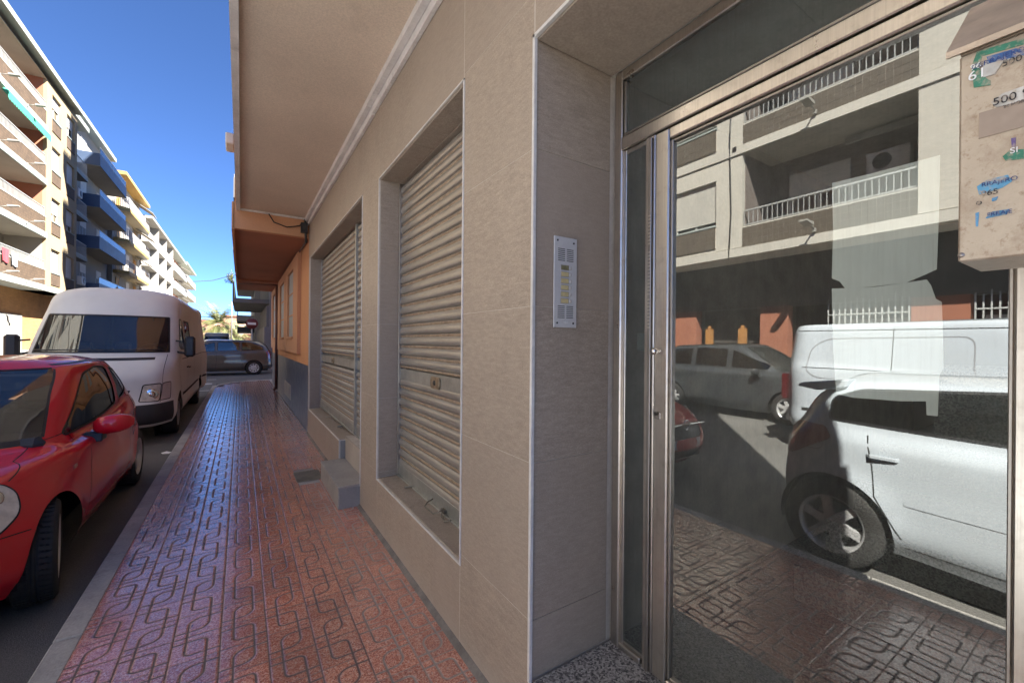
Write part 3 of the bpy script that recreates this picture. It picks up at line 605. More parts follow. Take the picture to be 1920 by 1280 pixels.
# ================================================================ cables at the end of our soffit
cb = MB(); cb.tube([(0.35, YB-0.05, 3.50), (0.42, YB-0.06, 3.38), (0.60, YB-0.06, 3.33), (0.78, YB-0.06, 3.38), (0.84, YB-0.05, 3.44)], 0.009, 6)
cb.tube([(0.86, YB-0.05, 3.5), (0.87, YB-0.05, 3.3), (0.88, YB-.04, 3.12)], 0.018, 6); cb.box(0.80, 0.90, YB-0.08, YB-0.01, 3.28, 3.44)
cbo = cb.build('cable_bundle', M['blackp']); tag(cbo, 'black cable loop and junction box under the end of the beige soffit', 'cable')
# ================================================================ orange corner building
ob = empty('orange_building', (2.5, 12, 0), 'orange rendered corner building with blue dado and projecting window surrounds', 'building')
M['orange'] = MAT('orange_render', (0.62, 0.30, 0.14), 0.85, n1=(1.2, 0.07), n2=(50, .1), bmp=0.25, dirt=((0.45, 0.2, 0.1), 1.7, .66))
M['orange_p'] = MAT('peach_surround', (0.60, 0.31, 0.17), 0.85, n1=(1.2, 0.07), bmp=.2)
M['dado'] = MAT('blue_dado', (0.065, 0.085, 0.135), 0.38, n1=(2, 0.15), bmp=0.1, dirt=((0.16, .16, .17), 5, .66))
M['osoff'] = MAT('brown_soffit', (0.36, 0.155, 0.095), 0.9, n1=(.7, .15), n2=(50, .1), dirt=((.22, .1, .07), 1.5, .6))
M['pane_w'] = MAT('frosted_pane', (0.34, 0.35, 0.36), 0.6, n1=(2, .1))
OX = 0.945
BOX('dado', M['dado'], ob, OX-0.012, OX+0.3, YB+0.001, 17.0, 0, 1.10)
BOX('wall', M['orange'], ob, OX, OX+0.3, YB+0.001, 17.0, 1.10, 3.6)
BOX('shade_block', M['orange_p'], ob, 16.01, 26, 16.0, 17.0, 0, 25)  # unseen tall slabs added to keep sun off the crossing
BOX('shade_block', M['orange_p'], ob, 9.0, 16.0, 16.0, 16.79, 0, 25); BOX('party_wall', M['orange'], ob, 0.101, 16, YB+.121, YB+.3, 10.0, 13.59)
BOX('wall', M['orange'], ob, OX+0.31, 16, 16.8, 17.0, 0, 13.6)
mb = MB(); mb.prism([(OX-0.012, 17.0), (OX+1.6, 18.6), (OX+1.9, 18.6), (OX+1.9, 17.0)], 2, 0, 3.6); mb.build('corner_wall', M['orange'], ob)
for (y0, y1, wins) in ((8.80, 11.35, ((9.62, 10.85),)), (11.42, 13.85, ((11.8, 13.1),)), (14.75, 16.9, ((15.0, 16.3),))):
    f = BOX('window', M['orange_p'], ob, OX-0.06, OX-0.001, y0, wins[0][0], 1.27, 3.20); 
    BOX('surround', M['orange_p'], f, OX-0.06, OX-0.001, wins[0][1], y1, 1.27, 3.20, local=True)
    BOX('surround', M['orange_p'], f, OX-0.06, OX-0.001, wins[0][0], wins[0][1], 1.27, 1.59, local=True); BOX('surround', M['orange_p'], f, OX-0.06, OX-0.001, wins[0][0], wins[0][1], 3.0, 3.20, local=True)
    BOX('sill', M['orange_p'], f, OX-0.09, OX-0.02, wins[0][0]-.05, wins[0][1]+.05, 1.56, 1.60, local=True)
    for i in range(3): BOX('pane', M['pane_w'], f, OX-0.022, OX-0.006, wins[0][0], wins[0][1], 1.60+.468*i+.008, 1.60+.468*(i+1)-.008, local=True)
    for i in (1, 2): BOX('bar', M['orange_p'], f, OX-0.035, OX-0.004, wins[0][0], wins[0][1], 1.60+.468*i-.012, 1.60+.468*i+.012, local=True)
mb = MB(); mb.tube([(OX-0.05, 14.42, 0.05), (OX-0.05, 14.42, 3.2)], 0.04, 10); mb.tube([(OX-0.05, 14.42, 0.12), (OX-0.12, 14.40, 0.02)], 0.042, 8)
mb.build('downpipe', MAT('pipe_paint', (0.15, 0.07, 0.055), 0.5), ob)
vg = BOX('vent_grille', MAT('vent_frame', (0.55, 0.53, 0.48), 0.7), ob, OX-0.022, OX-0.011, 10.4, 11.9, 0.20, 0.53)
for i in range(7): BOX('slat', MAT('vent_slat', (0.50, 0.49, 0.44), .7) if i == 0 else bpy.data.materials['vent_slat'], vg, OX-0.03, OX-0.021, 10.45, 11.85, .225+i*.04, .25+i*.04, local=True)
# overhang: front beam, brown soffit with a step line, upper walls
BOX('soffit', M['osoff'], ob, -0.10, OX+0.2, YB+0.12, 17.0, 3.24, 3.27)
BOX('end_beam', M['orange_p'], ob, -0.115, OX, YB+0.002, YB+0.12, 3.22, 3.60, .004)
BOX('soffit_rib', M['osoff'], ob, -0.10, OX, 13.9, 14.1, 3.19, 3.239)
BOX('edge_strip', M['orange_p'], ob, -0.135, -0.101, YB+0.002, 17.0, 3.20, 3.62)
BOX('upper_wall', M['orange_p'], ob, -0.10, 0.1, YB+.121, 17.0, 3.28, 13.8)
BOX('roof_slab', M['orange_p'], ob, 0.101, 16, YB+.121, 17.0, 13.6, 13.8)
mb = MB(); mb.tube([(OX-0.03, YB+.15, 3.2), (OX-0.03, 11, 3.19), (OX-.03, 14.3, 3.17)], 0.014, 6); mb.tube([(OX-.03, 14.2, 3.17), (0.5, 14.15, 3.15), (-0.1, 14.15, 3.13)], 0.014, 6); mb.build('wall_cable', MAT('cable_brown', (.16, .1, .08), .6), ob)
wp = BOX('air_conditioner', MAT('ac_white', (.6, .6, .58), .5), None, -0.27, -0.14, 9.3, 9.75, 5.15, 5.35, .015)
tag(wp, 'small white air conditioning unit fixed to the upper wall edge of the orange building', 'air conditioner')
# ================================================================ facade kit
M['cream'] = MAT('cream_render', (0.34, 0.27, 0.165), 0.85, n1=(0.7, .06), n2=(30, .08), bmp=.2)
M['fascia'] = MAT('white_fascia', (0.31, 0.35, 0.33), 0.75, n1=(1.1, .07))
M['fascia2'] = MAT('cream_fascia', (0.50, 0.475, 0.42), 0.75, n1=(1.1, .07))
M['wwall'] = MAT('white_render', (0.31, 0.298, 0.27), 0.8, n1=(.8, .06))
M['ceil'] = MAT('balcony_ceiling', (0.40, 0.37, 0.32), 0.9, n1=(.8, .08))
M['rwall'] = MAT('terracotta_render', (0.36, 0.15, 0.09), 0.9, n1=(.8, .1))
M['railm'] = MAT('rail_grey', (0.42, 0.43, 0.42), 0.5, .3, n1=(5, .05))
M['railw'] = MAT('rail_white', (0.45, 0.46, 0.45), 0.5, n1=(5, .05))
M['wframe'] = MAT('window_frame', (0.60, 0.60, 0.58), 0.5, n1=(4, .05))
M['blind'] = MAT('roller_blind', (0.62, 0.60, 0.55), 0.6, n1=(3, .06))
M['wglass'] = MAT('window_glass', (0.03, 0.035, 0.04), 0.06, n1=(2, .2), coat=.6)
M['wood'] = MAT('door_wood', (0.36, 0.17, 0.05), .6, n1=(2, .15))
def brickmat(name, c1, c2, mort, w, h, rough=.85, kind='Object'):
    m, t, p = new_mat(name); g = nd(t, 'ShaderNodeNewGeometry'); s = nd(t, 'ShaderNodeSeparateXYZ'); t.links.new(g.outputs['Position'], s.inputs[0])
    cb = nd(t, 'ShaderNodeCombineXYZ'); ad = nd(t, 'ShaderNodeMath', operation='ADD'); t.links.new(s.outputs[0], ad.inputs[0]); t.links.new(s.outputs[1], ad.inputs[1])
    t.links.new(ad.outputs[0], cb.inputs[0]); t.links.new(s.outputs[2], cb.inputs[1])
    b = nd(t, 'ShaderNodeTexBrick'); b.inputs['Scale'].default_value = 1; b.inputs['Brick Width'].default_value = w; b.inputs['Row Height'].default_value = h
    b.inputs['Mortar Size'].default_value = 0.008; b.inputs['Color1'].default_value = (*c1, 1); b.inputs['Color2'].default_value = (*c2, 1); b.inputs['Mortar'].default_value = (*mort, 1)
    t.links.new(cb.outputs[0], b.inputs['Vector']); c = mixc(t, 1, b.outputs['Color'], ramp(t, noise(t, g.outputs['Position'], 1.5, 5), [(.3, (.8,)*3), (.7, (1.1,)*3)]), 'MULTIPLY')
    t.links.new(c, p.inputs['Base Color']); p.inputs['Roughness'].default_value = rough
    t.links.new(bump(t, b.outputs['Fac'], -.6, .01), p.inputs['Normal']); return m
M['brownt'] = brickmat('brown_tile_small', (0.085, 0.057, 0.037), (0.12, 0.08, 0.05), (0.06, .042, .03), .12, .12)
M['obrick'] = brickmat('orange_brick', (0.42, 0.21, 0.07), (0.50, 0.26, 0.09), (.36, .22, .11), .25, .075)
M['bpiece'] = MAT('brown_tile', (0.11, 0.092, 0.072), .45, n1=(20, .15), rnd=True)
def rail(parent, x, y0, y1, z0, z1, m, step=0.12, single=False, ret=0.0, name='railing'):
    mb = MB(); mb.box(x-.02, x+.02, y0, y1, z1-.04, z1); mb.box(x-.015, x+.015, y0, y1, z0+.03, z0+.06)
    n = max(1, int((y1-y0)/step)); 
    if not single:
        for i in range(n+1):
            q = y0+(y1-y0)*i/n; mb.box(x-.009, x+.009, q-.009, q+.009, z0, z1-.04)
    if ret:
        for yy in (y0, y1):
            mb.box(x-ret, x, yy-.02, yy+.02, z1-.04, z1)
            for i in range(int(ret/step)): mb.box(x-ret+i*step-.009, x-ret+i*step+.009, yy-.009, yy+.009, z0, z1-.04)
    r = mb.build(name, m, parent)
    if single:
        me = MB().box(x-.010, x+.010, -.008, .008, z0, z1-.04).mesh('bar', m)
        for i in range(n+1):
            o = link('bar', me, r, local=True); o.location = (0, y0+(y1-y0)*i/n, 0)
    return r
def window(parent, x, y0, y1, z0, z1, blind=0.6, depth=.12, glassm=None):
    """window set depth back from the face x (street side is +x)"""
    f = MB(); w = .05; xx = x-depth
    for a in ((y0, y0+w, z0, z1), (y1-w, y1, z0, z1), (y0+w, y1-w, z0, z0+w), (y0+w, y1-w, z1-w, z1), ((y0+y1)/2-.025, (y0+y1)/2+.025, z0+w, z1-w)): f.box(xx-.04, xx, *a)
    o = f.build('window', M['wframe'], parent); BOX('pane', glassm or M['wglass'], o, xx-.05, xx-.03, y0+w, y1-w, z0+w, z1-w, local=True)
    BOX('sill', M['fascia'], o, x-.12, x+.04, y0-.04, y1+.04, z0-.05, z0-.002, local=True)
    if blind > 0:
        zb = z1-(z1-z0)*blind; b = BOX('blind', M['blind'], o, xx-.01, xx+.02, y0+.01, y1-.01, zb, z1-.002, local=True)
        if blind > .5 and (z1-z0) > 1.0 and y1 < 20:
            me = MB().prism([(xx+.021, 0), (xx+.034, .004), (xx+.034, .03), (xx+.021, .034)], 1, y0+.02, y1-.02).mesh('blind_slat', M['blind'])
            for i in range(int((z1-.02-zb)/.045)): s_ = link('blind_slat', me, o, local=True); s_.location = (0, 0, zb+.005+i*.045)
    return o
def wall_lamp(parent, x, y, z):
    mb = MB(); mb.box(x, x+.06, y-.03, y+.03, z-.1, z); mb.tube([(x+.05, y, z-.02), (x+.35, y, z+.04)], .018, 6); mb.prism([(x+.28, z+.0), (x+.62, z+.06), (x+.62, z+.10), (x+.28, z+.08)], 1, y-.09, y+.09)
    return mb.build('street_lamp_arm', M['wwall'], parent)
def cream_floor(b, X, zt, znext, bays, near, fas, fh=.3, par=.8, rl=.45, depth=1.4, wall=None, lastfloor=False):
    """one storey of the brown-tiled balcony facade; zt = top of its fascia"""
    wall = wall or M['cream']; zc = znext-fh
    for kind, y0, y1, *ex in bays:
        if kind == 'pier': BOX('pier', wall, b, X-.3, X, y0, y1, zt, znext-.001 if False else zc)
        elif kind == 'window':
            z0, z1 = zt+.80, zt+2.1; 
            if near: z0, z1 = zt+.76, zt+2.05
            BOX('spandrel', wall, b, X-.3, X-.02, y0, y1, zt, z0-.051); 
            BOX('lintel', wall, b, X-.3, X-.001, y0, y1, z1, zc)
            BOX('wall_back', wall, b, X-.3, X-.2, y0, y1, z0-.05, z1)
            pb = BOX('tiled_panel', M['brownt'] if not near else M['grout'], b, X-.019, X+.012, y0+.0, y1-.0, zt+.10, z0-.07)
            if near: tiles(pb, X+.012, y0, y1, zt+.10, z0-.07)
            window(b, X, y0+.02, y1-.02, z0, z1, blind=ex[0] if ex else .75)
        elif kind == 'balcony':
            hp = par
            pb = BOX('parapet', M['brownt'] if not near else M['grout'], b, X-.12, X-.02, y0, y1, zt, zt+hp)
            if near: tiles(pb, X-.02, y0, y1, zt, zt+hp)
            BOX('coping', M['fascia2'], b, X-.13, X-.005, y0+.001, y1-.001, zt+hp, zt+hp+.035)
            rail(b, X-.06, y0+.03, y1-.03, zt+hp+.035, zt+hp+.035+rl, M['railm'], .12, single=near)
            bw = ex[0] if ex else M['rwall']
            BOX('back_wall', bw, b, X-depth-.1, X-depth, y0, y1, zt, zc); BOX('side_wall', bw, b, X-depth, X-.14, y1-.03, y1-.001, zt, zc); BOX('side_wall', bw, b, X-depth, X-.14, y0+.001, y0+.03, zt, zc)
            dw = min(1.6, (y1-y0)*.4); ym = y0+(y1-y0)*.45
            window(b, X-depth+.13, ym, ym+dw, zt+.05, zt+2.1, blind=.35)
            BOX('balcony_ceiling', M['ceil'], b, X-depth, X-.01, y0+.001, y1-.001, zc-.02, zc-.001)
            BOX('balcony_floor', M['ceil'], b, X-depth, X-.13, y0+.002, y1-.002, zt-.02, zt)
def tiles(parent, x, y0, y1, z0, z1):
    mb = MB(); n = max(1, round((y1-y0)/.13)); m = max(1, round((z1-z0)/.20)); dy = (y1-y0)/n; dz = (z1-z0)/m
    for i in range(n):
        for j in range(m): mb.box(x, x+random.uniform(.010, .014), y0+i*dy+.006, y0+(i+1)*dy-.006, z0+j*dz+.006, z0+(j+1)*dz-.006)
    o = mb.build('tile_facing', M['bpiece'], parent, local=True); o['kind'] = 'stuff'; return o
# ================================================================ building opposite the entrance (seen in the door glass)
opp = empty('apartment_building', (-11, 6, 0), 'cream building with brown tiled balconies across the street, mirrored in the door glass', 'building')
FX0 = -8.8; zs = [4.2, 7.02, 9.84, 12.66, 15.3]
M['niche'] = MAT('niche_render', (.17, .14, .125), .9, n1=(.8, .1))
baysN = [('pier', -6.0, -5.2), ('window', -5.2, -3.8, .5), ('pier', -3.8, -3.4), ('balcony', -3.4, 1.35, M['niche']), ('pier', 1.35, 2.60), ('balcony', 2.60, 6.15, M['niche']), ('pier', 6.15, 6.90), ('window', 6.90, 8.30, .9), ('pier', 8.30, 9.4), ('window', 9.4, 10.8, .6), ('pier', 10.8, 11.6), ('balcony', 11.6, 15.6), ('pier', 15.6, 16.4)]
for i in range(4):
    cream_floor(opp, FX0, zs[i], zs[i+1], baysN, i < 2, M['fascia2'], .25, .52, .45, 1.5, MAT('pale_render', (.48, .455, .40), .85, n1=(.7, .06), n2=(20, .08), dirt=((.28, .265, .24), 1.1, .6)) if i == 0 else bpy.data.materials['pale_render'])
    BOX('fascia', M['fascia2'], opp, FX0-1.6, FX0+.035, -6.0, 16.4, zs[i]-.25, zs[i]-.021)
    for q in (-1.0, 4.4, 13.5): wall_lamp(opp, FX0+.035, q, zs[i]+.12)
BOX('roof_slab', M['fascia2'], opp, -18, FX0+.2, -6.1, 16.5, 15.05, 15.3)
BOX('end_wall', bpy.data.materials['pale_render'], opp, -18, FX0-.31, 16.1, 16.4, 0, 15.04); BOX('core', M['ceil'], opp, -18, FX0-1.7, -6, 16.0, 0, 15.04)
BOX('fill_slab', M['ceil'], opp, FX0-1.6, FX0-.31, -6, 16.0, 3.96, 4.1)
mb = MB(); mb.tube([(FX0+.03, 6.50, 3.9), (FX0+.03, 6.44, 5.2), (FX0+.03, 6.5, 7.2), (FX0+.03, 6.42, 9.0)], .018, 5); mb.box(FX0, FX0+.06, 6.3, 6.4, 6.9, 7.0); mb.build('wall_cable', M['blackp'], opp)
for (y, z, l) in ((3.4, 4.75, 'white air conditioning box on the mirrored balcony, behind its railing at the right'),):
    a = empty('air_conditioner', (FX0-1.3, y, z), l, 'air conditioner'); BOX('case', M['wframe'], a, FX0-1.46, FX0-1.18, y-.4, y+.4, z+.9, z+1.4, .01); mb = MB(); mb.lathe([(0, 0), (.18, 0), (.19, -.01)], (FX0-1.175, y+.1, z+1.15), 0, 16); mb.build('fan', M['blackp'], a)
BOX('curtain_rail', M['wwall'], opp, FX0-1.2, FX0-1.1, 2.75, 4.2, 6.55, 6.68)
# ground floor: orange piers, dark recessed shutters, white grilles
M['opier'] = MAT('orange_pier', (0.32, 0.125, 0.075), .8, n1=(.9, .06)); M['dshut'] = MAT('dark_shutter', (.07, .062, .055), .6, n1=(2, .2)); M['redshut'] = MAT('dark_red_shutter', (.10, .03, .022), .6, n1=(2, .2))
GX = -9.8
BOX('ground_floor_frieze', M['dshut'], opp, GX-.3, GX, -6, 16, 2.6, 3.95)
last = -6.0
for (a, b) in ((-5.6, -4.9), (-2.2, -1.3), (2.02, 2.92), (5.42, 6.14), (8.14, 9.2), (12.2, 13.0), (15.2, 16.0)):
    BOX('ground_floor_pier', M['opier'], opp, GX-.3, GX, a, b, 0, 2.599)
    if last < a: 
        s = BOX('ground_floor_shutter', M['redshut'] if abs(a-2.02) < .1 else M['dshut'], opp, GX-.55, GX-.5, last, a, 0, 2.599)
        me = MB().box(GX-.5, GX-.48, last+.02, a-.02, .0, .05).mesh('slat', M['redshut'] if abs(a-2.02) < .1 else M['dshut'])
        for k in range(28): o = link('slat', me, s, local=True); o.location = (0, 0, .05+k*.09)
    last = b
def grille(y0, y1, z0, z1):
    g = BOX('window_grille', M['railw'], opp, GX-.02, GX+.02, y0, y1, z1-.35, z1-.32); n = int((y1-y0)/.11)
    me = MB().box(GX-.012, GX+.012, -.012, .012, z0, z1).mesh('bar', M['railw'])
    for i in range(n+1): o = link('bar', me, g, local=True); o.location = (0, y0+(y1-y0)*i/n, random.uniform(-.05, .12) if i % 3 else .0)
    BOX('bar', M['railw'], g, GX-.02, GX+.02, y0, y1, z0+.05, z0+.08, local=True)
    BOX('window_shutter', M['blind'], g, GX-.3, GX-.28, y0+.1, y1-.1, z0, z1-.45, local=True)
grille(2.95, 4.48, .95, 2.62); grille(.3, 1.95, .95, 2.62); grille(-1.2, -.2, .95, 2.62)
wl = BOX('wall_lamp', M['steel_d'], opp, GX, GX+.08, 5.68, 5.8, 1.98, 2.05)
for (a, b) in ((7.6, 7.85), (6.55, 6.8)): 
    mb = MB(); mb.box(GX-.1, GX-.05, a, b, 1.2, 2.0); mb.box(GX-.09, GX-.06, a+.08, b-.08, 2.0, 2.1); mb.build('wood_post', M['wood'], opp)
opave = tag(BOX('pavement', M['concrete'], None, -10.4, -8.2, -40, 18.6, -.4, 0.0), kind='structure')
tag(BOX('pavement', M['concrete'], None, -12.5, -8.2, 27.4, 135, -.4, 0.0), kind='structure'); tag(BOX('pavement', M['concrete'], None, -.765, 2.0, 27.4, 100, -.4, 0.0), kind='structure')
# ================================================================ cream building past the crossing
cr = empty('apartment_building', (-11, 32, 0), 'cream building with brown balconies and white slab edges over an orange brick ground floor', 'building')
zc_ = [4.38, 7.2, 10.02, 12.86, 15.72]
baysC = [('balcony', 26.2, 32.30), ('pier', 32.30, 33.05), ('window', 33.05, 34.40, .8), ('pier', 34.40, 35.35), ('window', 35.35, 36.75, .8), ('pier', 36.75, 37.2)]
for i in range(4):
    bb = [list(x) for x in baysC]; bb[2][3] = (1.0, .62, .96, .45)[i]; bb[4][3] = (.97, .7, .98, .5)[i]
    bb[0] = bb[0]+[M['wwall'] if i == 0 else M['rwall']]
    cream_floor(cr, FX0, zc_[i], zc_[i+1], bb, False, M['fascia'], .32, .80, .48, 1.5)
    BOX('fascia', M['fascia'], cr, FX0-1.6, FX0+.05, 26.0, 32.30, zc_[i]-.32, zc_[i]-.021); BOX('floor_band', M['cream'], cr, FX0-1.6, FX0-.002, 32.301, 37.2, zc_[i]-.32, zc_[i])
    for q in (26.9, 29.7): wall_lamp(cr, FX0+.05, q, zc_[i]-.02)
BOX('fascia', M['fascia'], cr, FX0-1.6, FX0+.045, 32.3, 35.6, 4.06, 4.30)
BOX('roof_slab', M['fascia'], cr, -18, FX0+.28, 26, 37.25, 15.70, 15.98); BOX('core', M['cream'], cr, -18, FX0-1.7, 26.1, 37.2, 0, 15.6); BOX('end_wall', M['cream'], cr, -18, FX0-.3, 25.9, 26.19, 0, 15.7)
BOX('brick_wall', M['obrick'], cr, -9.95, -9.7, 24.0, 37.2, .9, 4.05); BOX('stone_base', MAT('pale_marble', (.62, .60, .55), .4, n1=(3, .2), dirt=((.4, .39, .37), 3, .55)), cr, -9.95, -9.69, 24.0, 37.2, 0, .899)
for (a, b) in ((27.9, 28.7),): BOX('pillar', bpy.data.materials['pale_marble'], cr, -9.95, -9.60, a, b, 0, 2.9)
for (a, b) in ((29.9, 32.4),):
    g = BOX('shop_window', M['wwall'], cr, -9.72, -9.66, a, b, .3, 2.75); mb = MB()
    for i in range(12): mb.box(-9.66, -9.64, a+.05+i*(b-a)/12, a+.08+i*(b-a)/12, .3, 2.6)
    mb.build('grille', M['railm'], g, local=True)
BOX('house_plate', M['wwall'], cr, -9.7, -9.67, 27.0, 27.35, 3.35, 3.6)
# green awning under the top balcony slab
aw = empty('awning', (-8.6, 29, 12.4), 'folded green awning with scalloped valance under the top balcony of the cream building', 'awning')
gm = MAT('green_canvas', (.05, .33, .22), .8, n1=(2, .1))
mb = MB(); mb.tube([(FX0+.1, 27.3, 12.35), (FX0+.1, 32.2, 12.35)], .09, 8); mb.build('roller', gm, aw)
pts = []; n = 22
for i in range(n*4+1): y = 27.3+4.9*i/(n*4); pts.append((y, 12.05-.07*abs(math.sin(PI*i/4))))
mb = MB(); mb.prism(pts+[(32.2, 12.36), (27.3, 12.36)], 0, FX0+.19, FX0+.20); mb.build('valance', gm, aw)
# ================================================================ generic balcony blocks further on
def block(label, y0, y1, X, zs, fas, wallm, railmat, roofz, rooff, protr=1.0, fh=.28, rh=.95, solid=None, chamf=.0, fins=None, doors=None, glassrail=False, name='apartment_building', awn=False, inset=.25, roofover=.3):
    b = empty(name, (X-3, (y0+y1)/2, 0), label, 'building')
    BOX('wall', wallm, b, -18, X, y0, y1, 0, roofz-.01)
    for z in zs:
        a0, a1 = y0+inset, y1-inset
        def slab(nm, m, za, zb, grow=0):
            mb = MB(); mb.prism([(X+.001, a0-grow), (X+protr-chamf, a0-grow), (X+protr+grow, a0+chamf), (X+protr+grow, a1-chamf), (X+protr-chamf, a1+grow), (X+.001, a1+grow)], 2, za, zb); return mb.build(nm, m, b)
        if solid:
            o = slab('balcony_box', solid, z-fh+.1, z+rh*.55); 
            rail(b, X+protr-.03, a0+.1+chamf, a1-.1-chamf, z+rh*.55, z+rh*.98, railmat, .9)
            BOX('balcony_glass', MAT('smoke_glass', (.10, .14, .2), .1) if 'smoke_glass' not in bpy.data.materials else bpy.data.materials['smoke_glass'], b, X+protr-.04, X+protr-.02, a0+.1+chamf, a1-.1-chamf, z+rh*.56, z+rh*.95)
            slab('balcony_ceiling', M['ceil'], z-fh+.07, z-fh+.099, -.05)
        else:
            slab('balcony_slab', fas, z-fh, z); slab('balcony_ceiling', M['wwall'], z-fh-.02, z-fh-.001, -.03)
            rail(b, X+protr-.05, a0+chamf+.05, a1-chamf-.05, z, z+rh, railmat, .16)
            if chamf:
                r = MB(); p0 = Vector((X+protr-.05, a0+chamf+.03, 0)); p1 = Vector((X+.1, a0+.04, 0)); n = 8
                for i in range(n+1):
                    q = p0.lerp(p1, i/n); r.box(q.x-.02, q.x+.02, q.y-.02, q.y+.02, z, z+rh)
                r.tube([p0+Vector((0, 0, z+rh)), p1+Vector((0, 0, z+rh))], .03, 6); r.build('railing', railmat, b)
        n = max(1, int((a1-a0)/3.0))
        for i in range(n):
            q = a0+(a1-a0)*(i+.5)/n
            if doors and i % 2 == 0: BOX('door', doors, b, X, X+.04, q-.9, q+.3, z, z+2.2)
            else: window(b, X+.13, q-.7, q+.7, z+.05, z+2.2, blind=random.choice((.3, .6, .9)))
            if awn and i == n-1: mb = MB(); mb.prism([(X+.1, z+2.6), (X+protr+.6, z+1.55), (X+protr+.6, z+1.60), (X+.1, z+2.66)], 1, q-1.3, q+1.3); mb.build('awning', M['wwall'], b)
    if fins:
        for q in fins: BOX('fin', M['wwall'], b, X+.001, X+protr+.12, q-.14, q+.14, 3.3, roofz+.5)
    BOX('roof_slab', rooff, b, X-.5, X+protr+roofover, y0+.1, y1-.1, roofz, roofz+.3); BOX('roof_slab', rooff, b, -18, X-.5, y0, y1, roofz, roofz+.3)
    return b
M['blue'] = MAT('blue_balcony', (0.055, 0.088, 0.16), .5, n1=(.8, .08)); M['yfas'] = MAT('yellow_fascia', (.42, .28, .09), .75, n1=(.8, .05)); M['ochre'] = MAT('ochre', (.50, .26, .05), .7)
block('narrow white block with small balconies between the cream and the blue balconied buildings', 37.3, 40.9, -9.7, [4.3, 7.15, 9.95, 12.75], M['fascia'], M['wwall'], M['railm'], 15.95, M['fascia'], .60, fh=.25, rh=.9, inset=.1, roofover=.05)
block('white apartment block with solid blue balconies jutting over the street', 41.0, 50.4, -10.0, [4.9, 8.3, 11.3, 14.3], M['blue'], M['wwall'], M['railm'], 17.2, M['fascia'], 1.35, solid=M['blue'], fh=.35, rh=1.15, inset=.6, chamf=.0, roofover=-.75)
block('white apartment block with yellow edged balconies and ochre doors', 50.6, 62.4, -9.7, [5.0, 7.8, 10.7, 13.6], M['yfas'], M['wwall'], M['railw'], 16.4, M['yfas'], 1.0, chamf=.7, roofover=-.1, doors=M['ochre'], awn=True)
block('white apartment block with tall fins between its balconies', 62.6, 84.0, -9.6, [4.6, 7.4, 10.2, 13.0], M['wwall'], M['wwall'], M['railw'], 15.4, M['wwall'], .68, fins=(68.4, 75.0, 81.5), inset=.1)
block('cream and brown apartment block with long balconies further along', 84.4, 102.0, -10.2, [4.4, 7.2, 10.0, 12.8], M['fascia'], M['rwall'], M['railw'], 15.9, M['fascia'], 1.3, awn=True, roofover=0)
block('pale apartment block with rounded balconies at the far end of the row', 102.4, 122.0, -10.4, [4.6, 7.5, 10.4, 13.3], M['fascia2'], M['wwall'], M['railm'], 16.4, M['fascia'], 1.5, chamf=.9, roofover=0)
rq = random.Random(11)
for (x, y, z, l) in ((-8.98, 39.0, 5.4, 'air conditioning box on the lowest balcony of the narrow white block'), (-8.98, 38.2, 11.0, 'air conditioning box on the third balcony of the narrow white block')):
    a = empty('air_conditioner', (x, y, z), l, 'air conditioner'); BOX('case', M['wframe'], a, x-.12, x+.12, y-.4, y+.4, z-.27, z+.27, .01)
    mb = MB(); mb.lathe([(0, .0), (.2, .0), (.21, -.01)], (x+.125, y+.1, z), 0, 16); mb.build('fan', M['blackp'], a)
for (y0, z0) in ((27.4, 5.05), (28.3, 5.0)):
    w = MB(); n = 8; vs = [(FX0+.02+.015*math.sin(i*1.3), y0+i*.09, z0+.45) for i in range(n)]+[(FX0+.03+.02*math.sin(i*1.3+1), y0+i*.09, z0-.15+.04*math.sin(i)) for i in range(n)]
    w.add(vs, [(i, i+1, n+i+1, n+i) for i in range(n-1)]); w.add([(a-.004, b, c) for a, b, c in vs], [(n+i, n+i+1, i+1, i) for i in range(n-1)])
    tag(w.build('hung_cloth', MAT('cloth_%s' % ('red' if y0 < 28 else 'grey'), (.45, .06, .08) if y0 < 28 else (.35, .36, .38), .9)), 'red cloth hung over the lowest balcony rail of the cream building' if y0 < 28 else 'grey cloth hung over the lowest balcony rail of the cream building', 'laundry')
# ================================================================ our side past the crossing
gy = empty('apartment_building', (3, 35, 0), 'grey shaded apartment block past the crossing behind the no entry sign', 'building')
M['gwall'] = MAT('grey_render', (.22, .215, .21), .85, n1=(.6, .1)); M['gwall2'] = MAT('darker_grey_render', (.15, .147, .145), .85, n1=(.6, .1))
BOX('wall', M['gwall'], gy, 1.35, 10, 27.6, 42.5, 0, 30.5); BOX('base', M['gwall'], gy, 1.1, 1.349, 27.6, 42.5, 0, 2.3); BOX('band', M['gwall2'], gy, 1.2, 1.349, 27.6, 42.5, 2.301, 3.5)
for i in range(8):
    z = 3.75+2.9*i; BOX('balcony_slab', M['gwall2'], gy, -.42, 1.349, 27.8, 37.0, z-.12, z+.12); BOX('balcony_front', M['gwall2'], gy, -.42, -.34, 27.8, 37.0, z+.121, z+1.0)  # balcony parts in a darker grey, shade put into their colour
    rail(gy, -.38, 27.9, 36.9, z+1.0, z+1.2, M['railm'], .2)
g2 = empty('apartment_building', (3, 50, 0), 'white terraced block with slatted balcony railings beyond the grey block', 'building')
BOX('wall', M['wwall'], g2, 1.0, 10, 43, 62, 0, 12)
for i in range(3):
    z = 3.7+2.9*i; BOX('balcony_slab', M['wwall'], g2, -.35, .999, 43.5, 52, z-.5, z); rail(g2, -.3, 43.6, 51.9, z, z+1.0, M['railw'], .25)
BOX('shop_blind', M['blackp'], g2, -.3, .99, 43.5, 52, 2.2, 2.7)
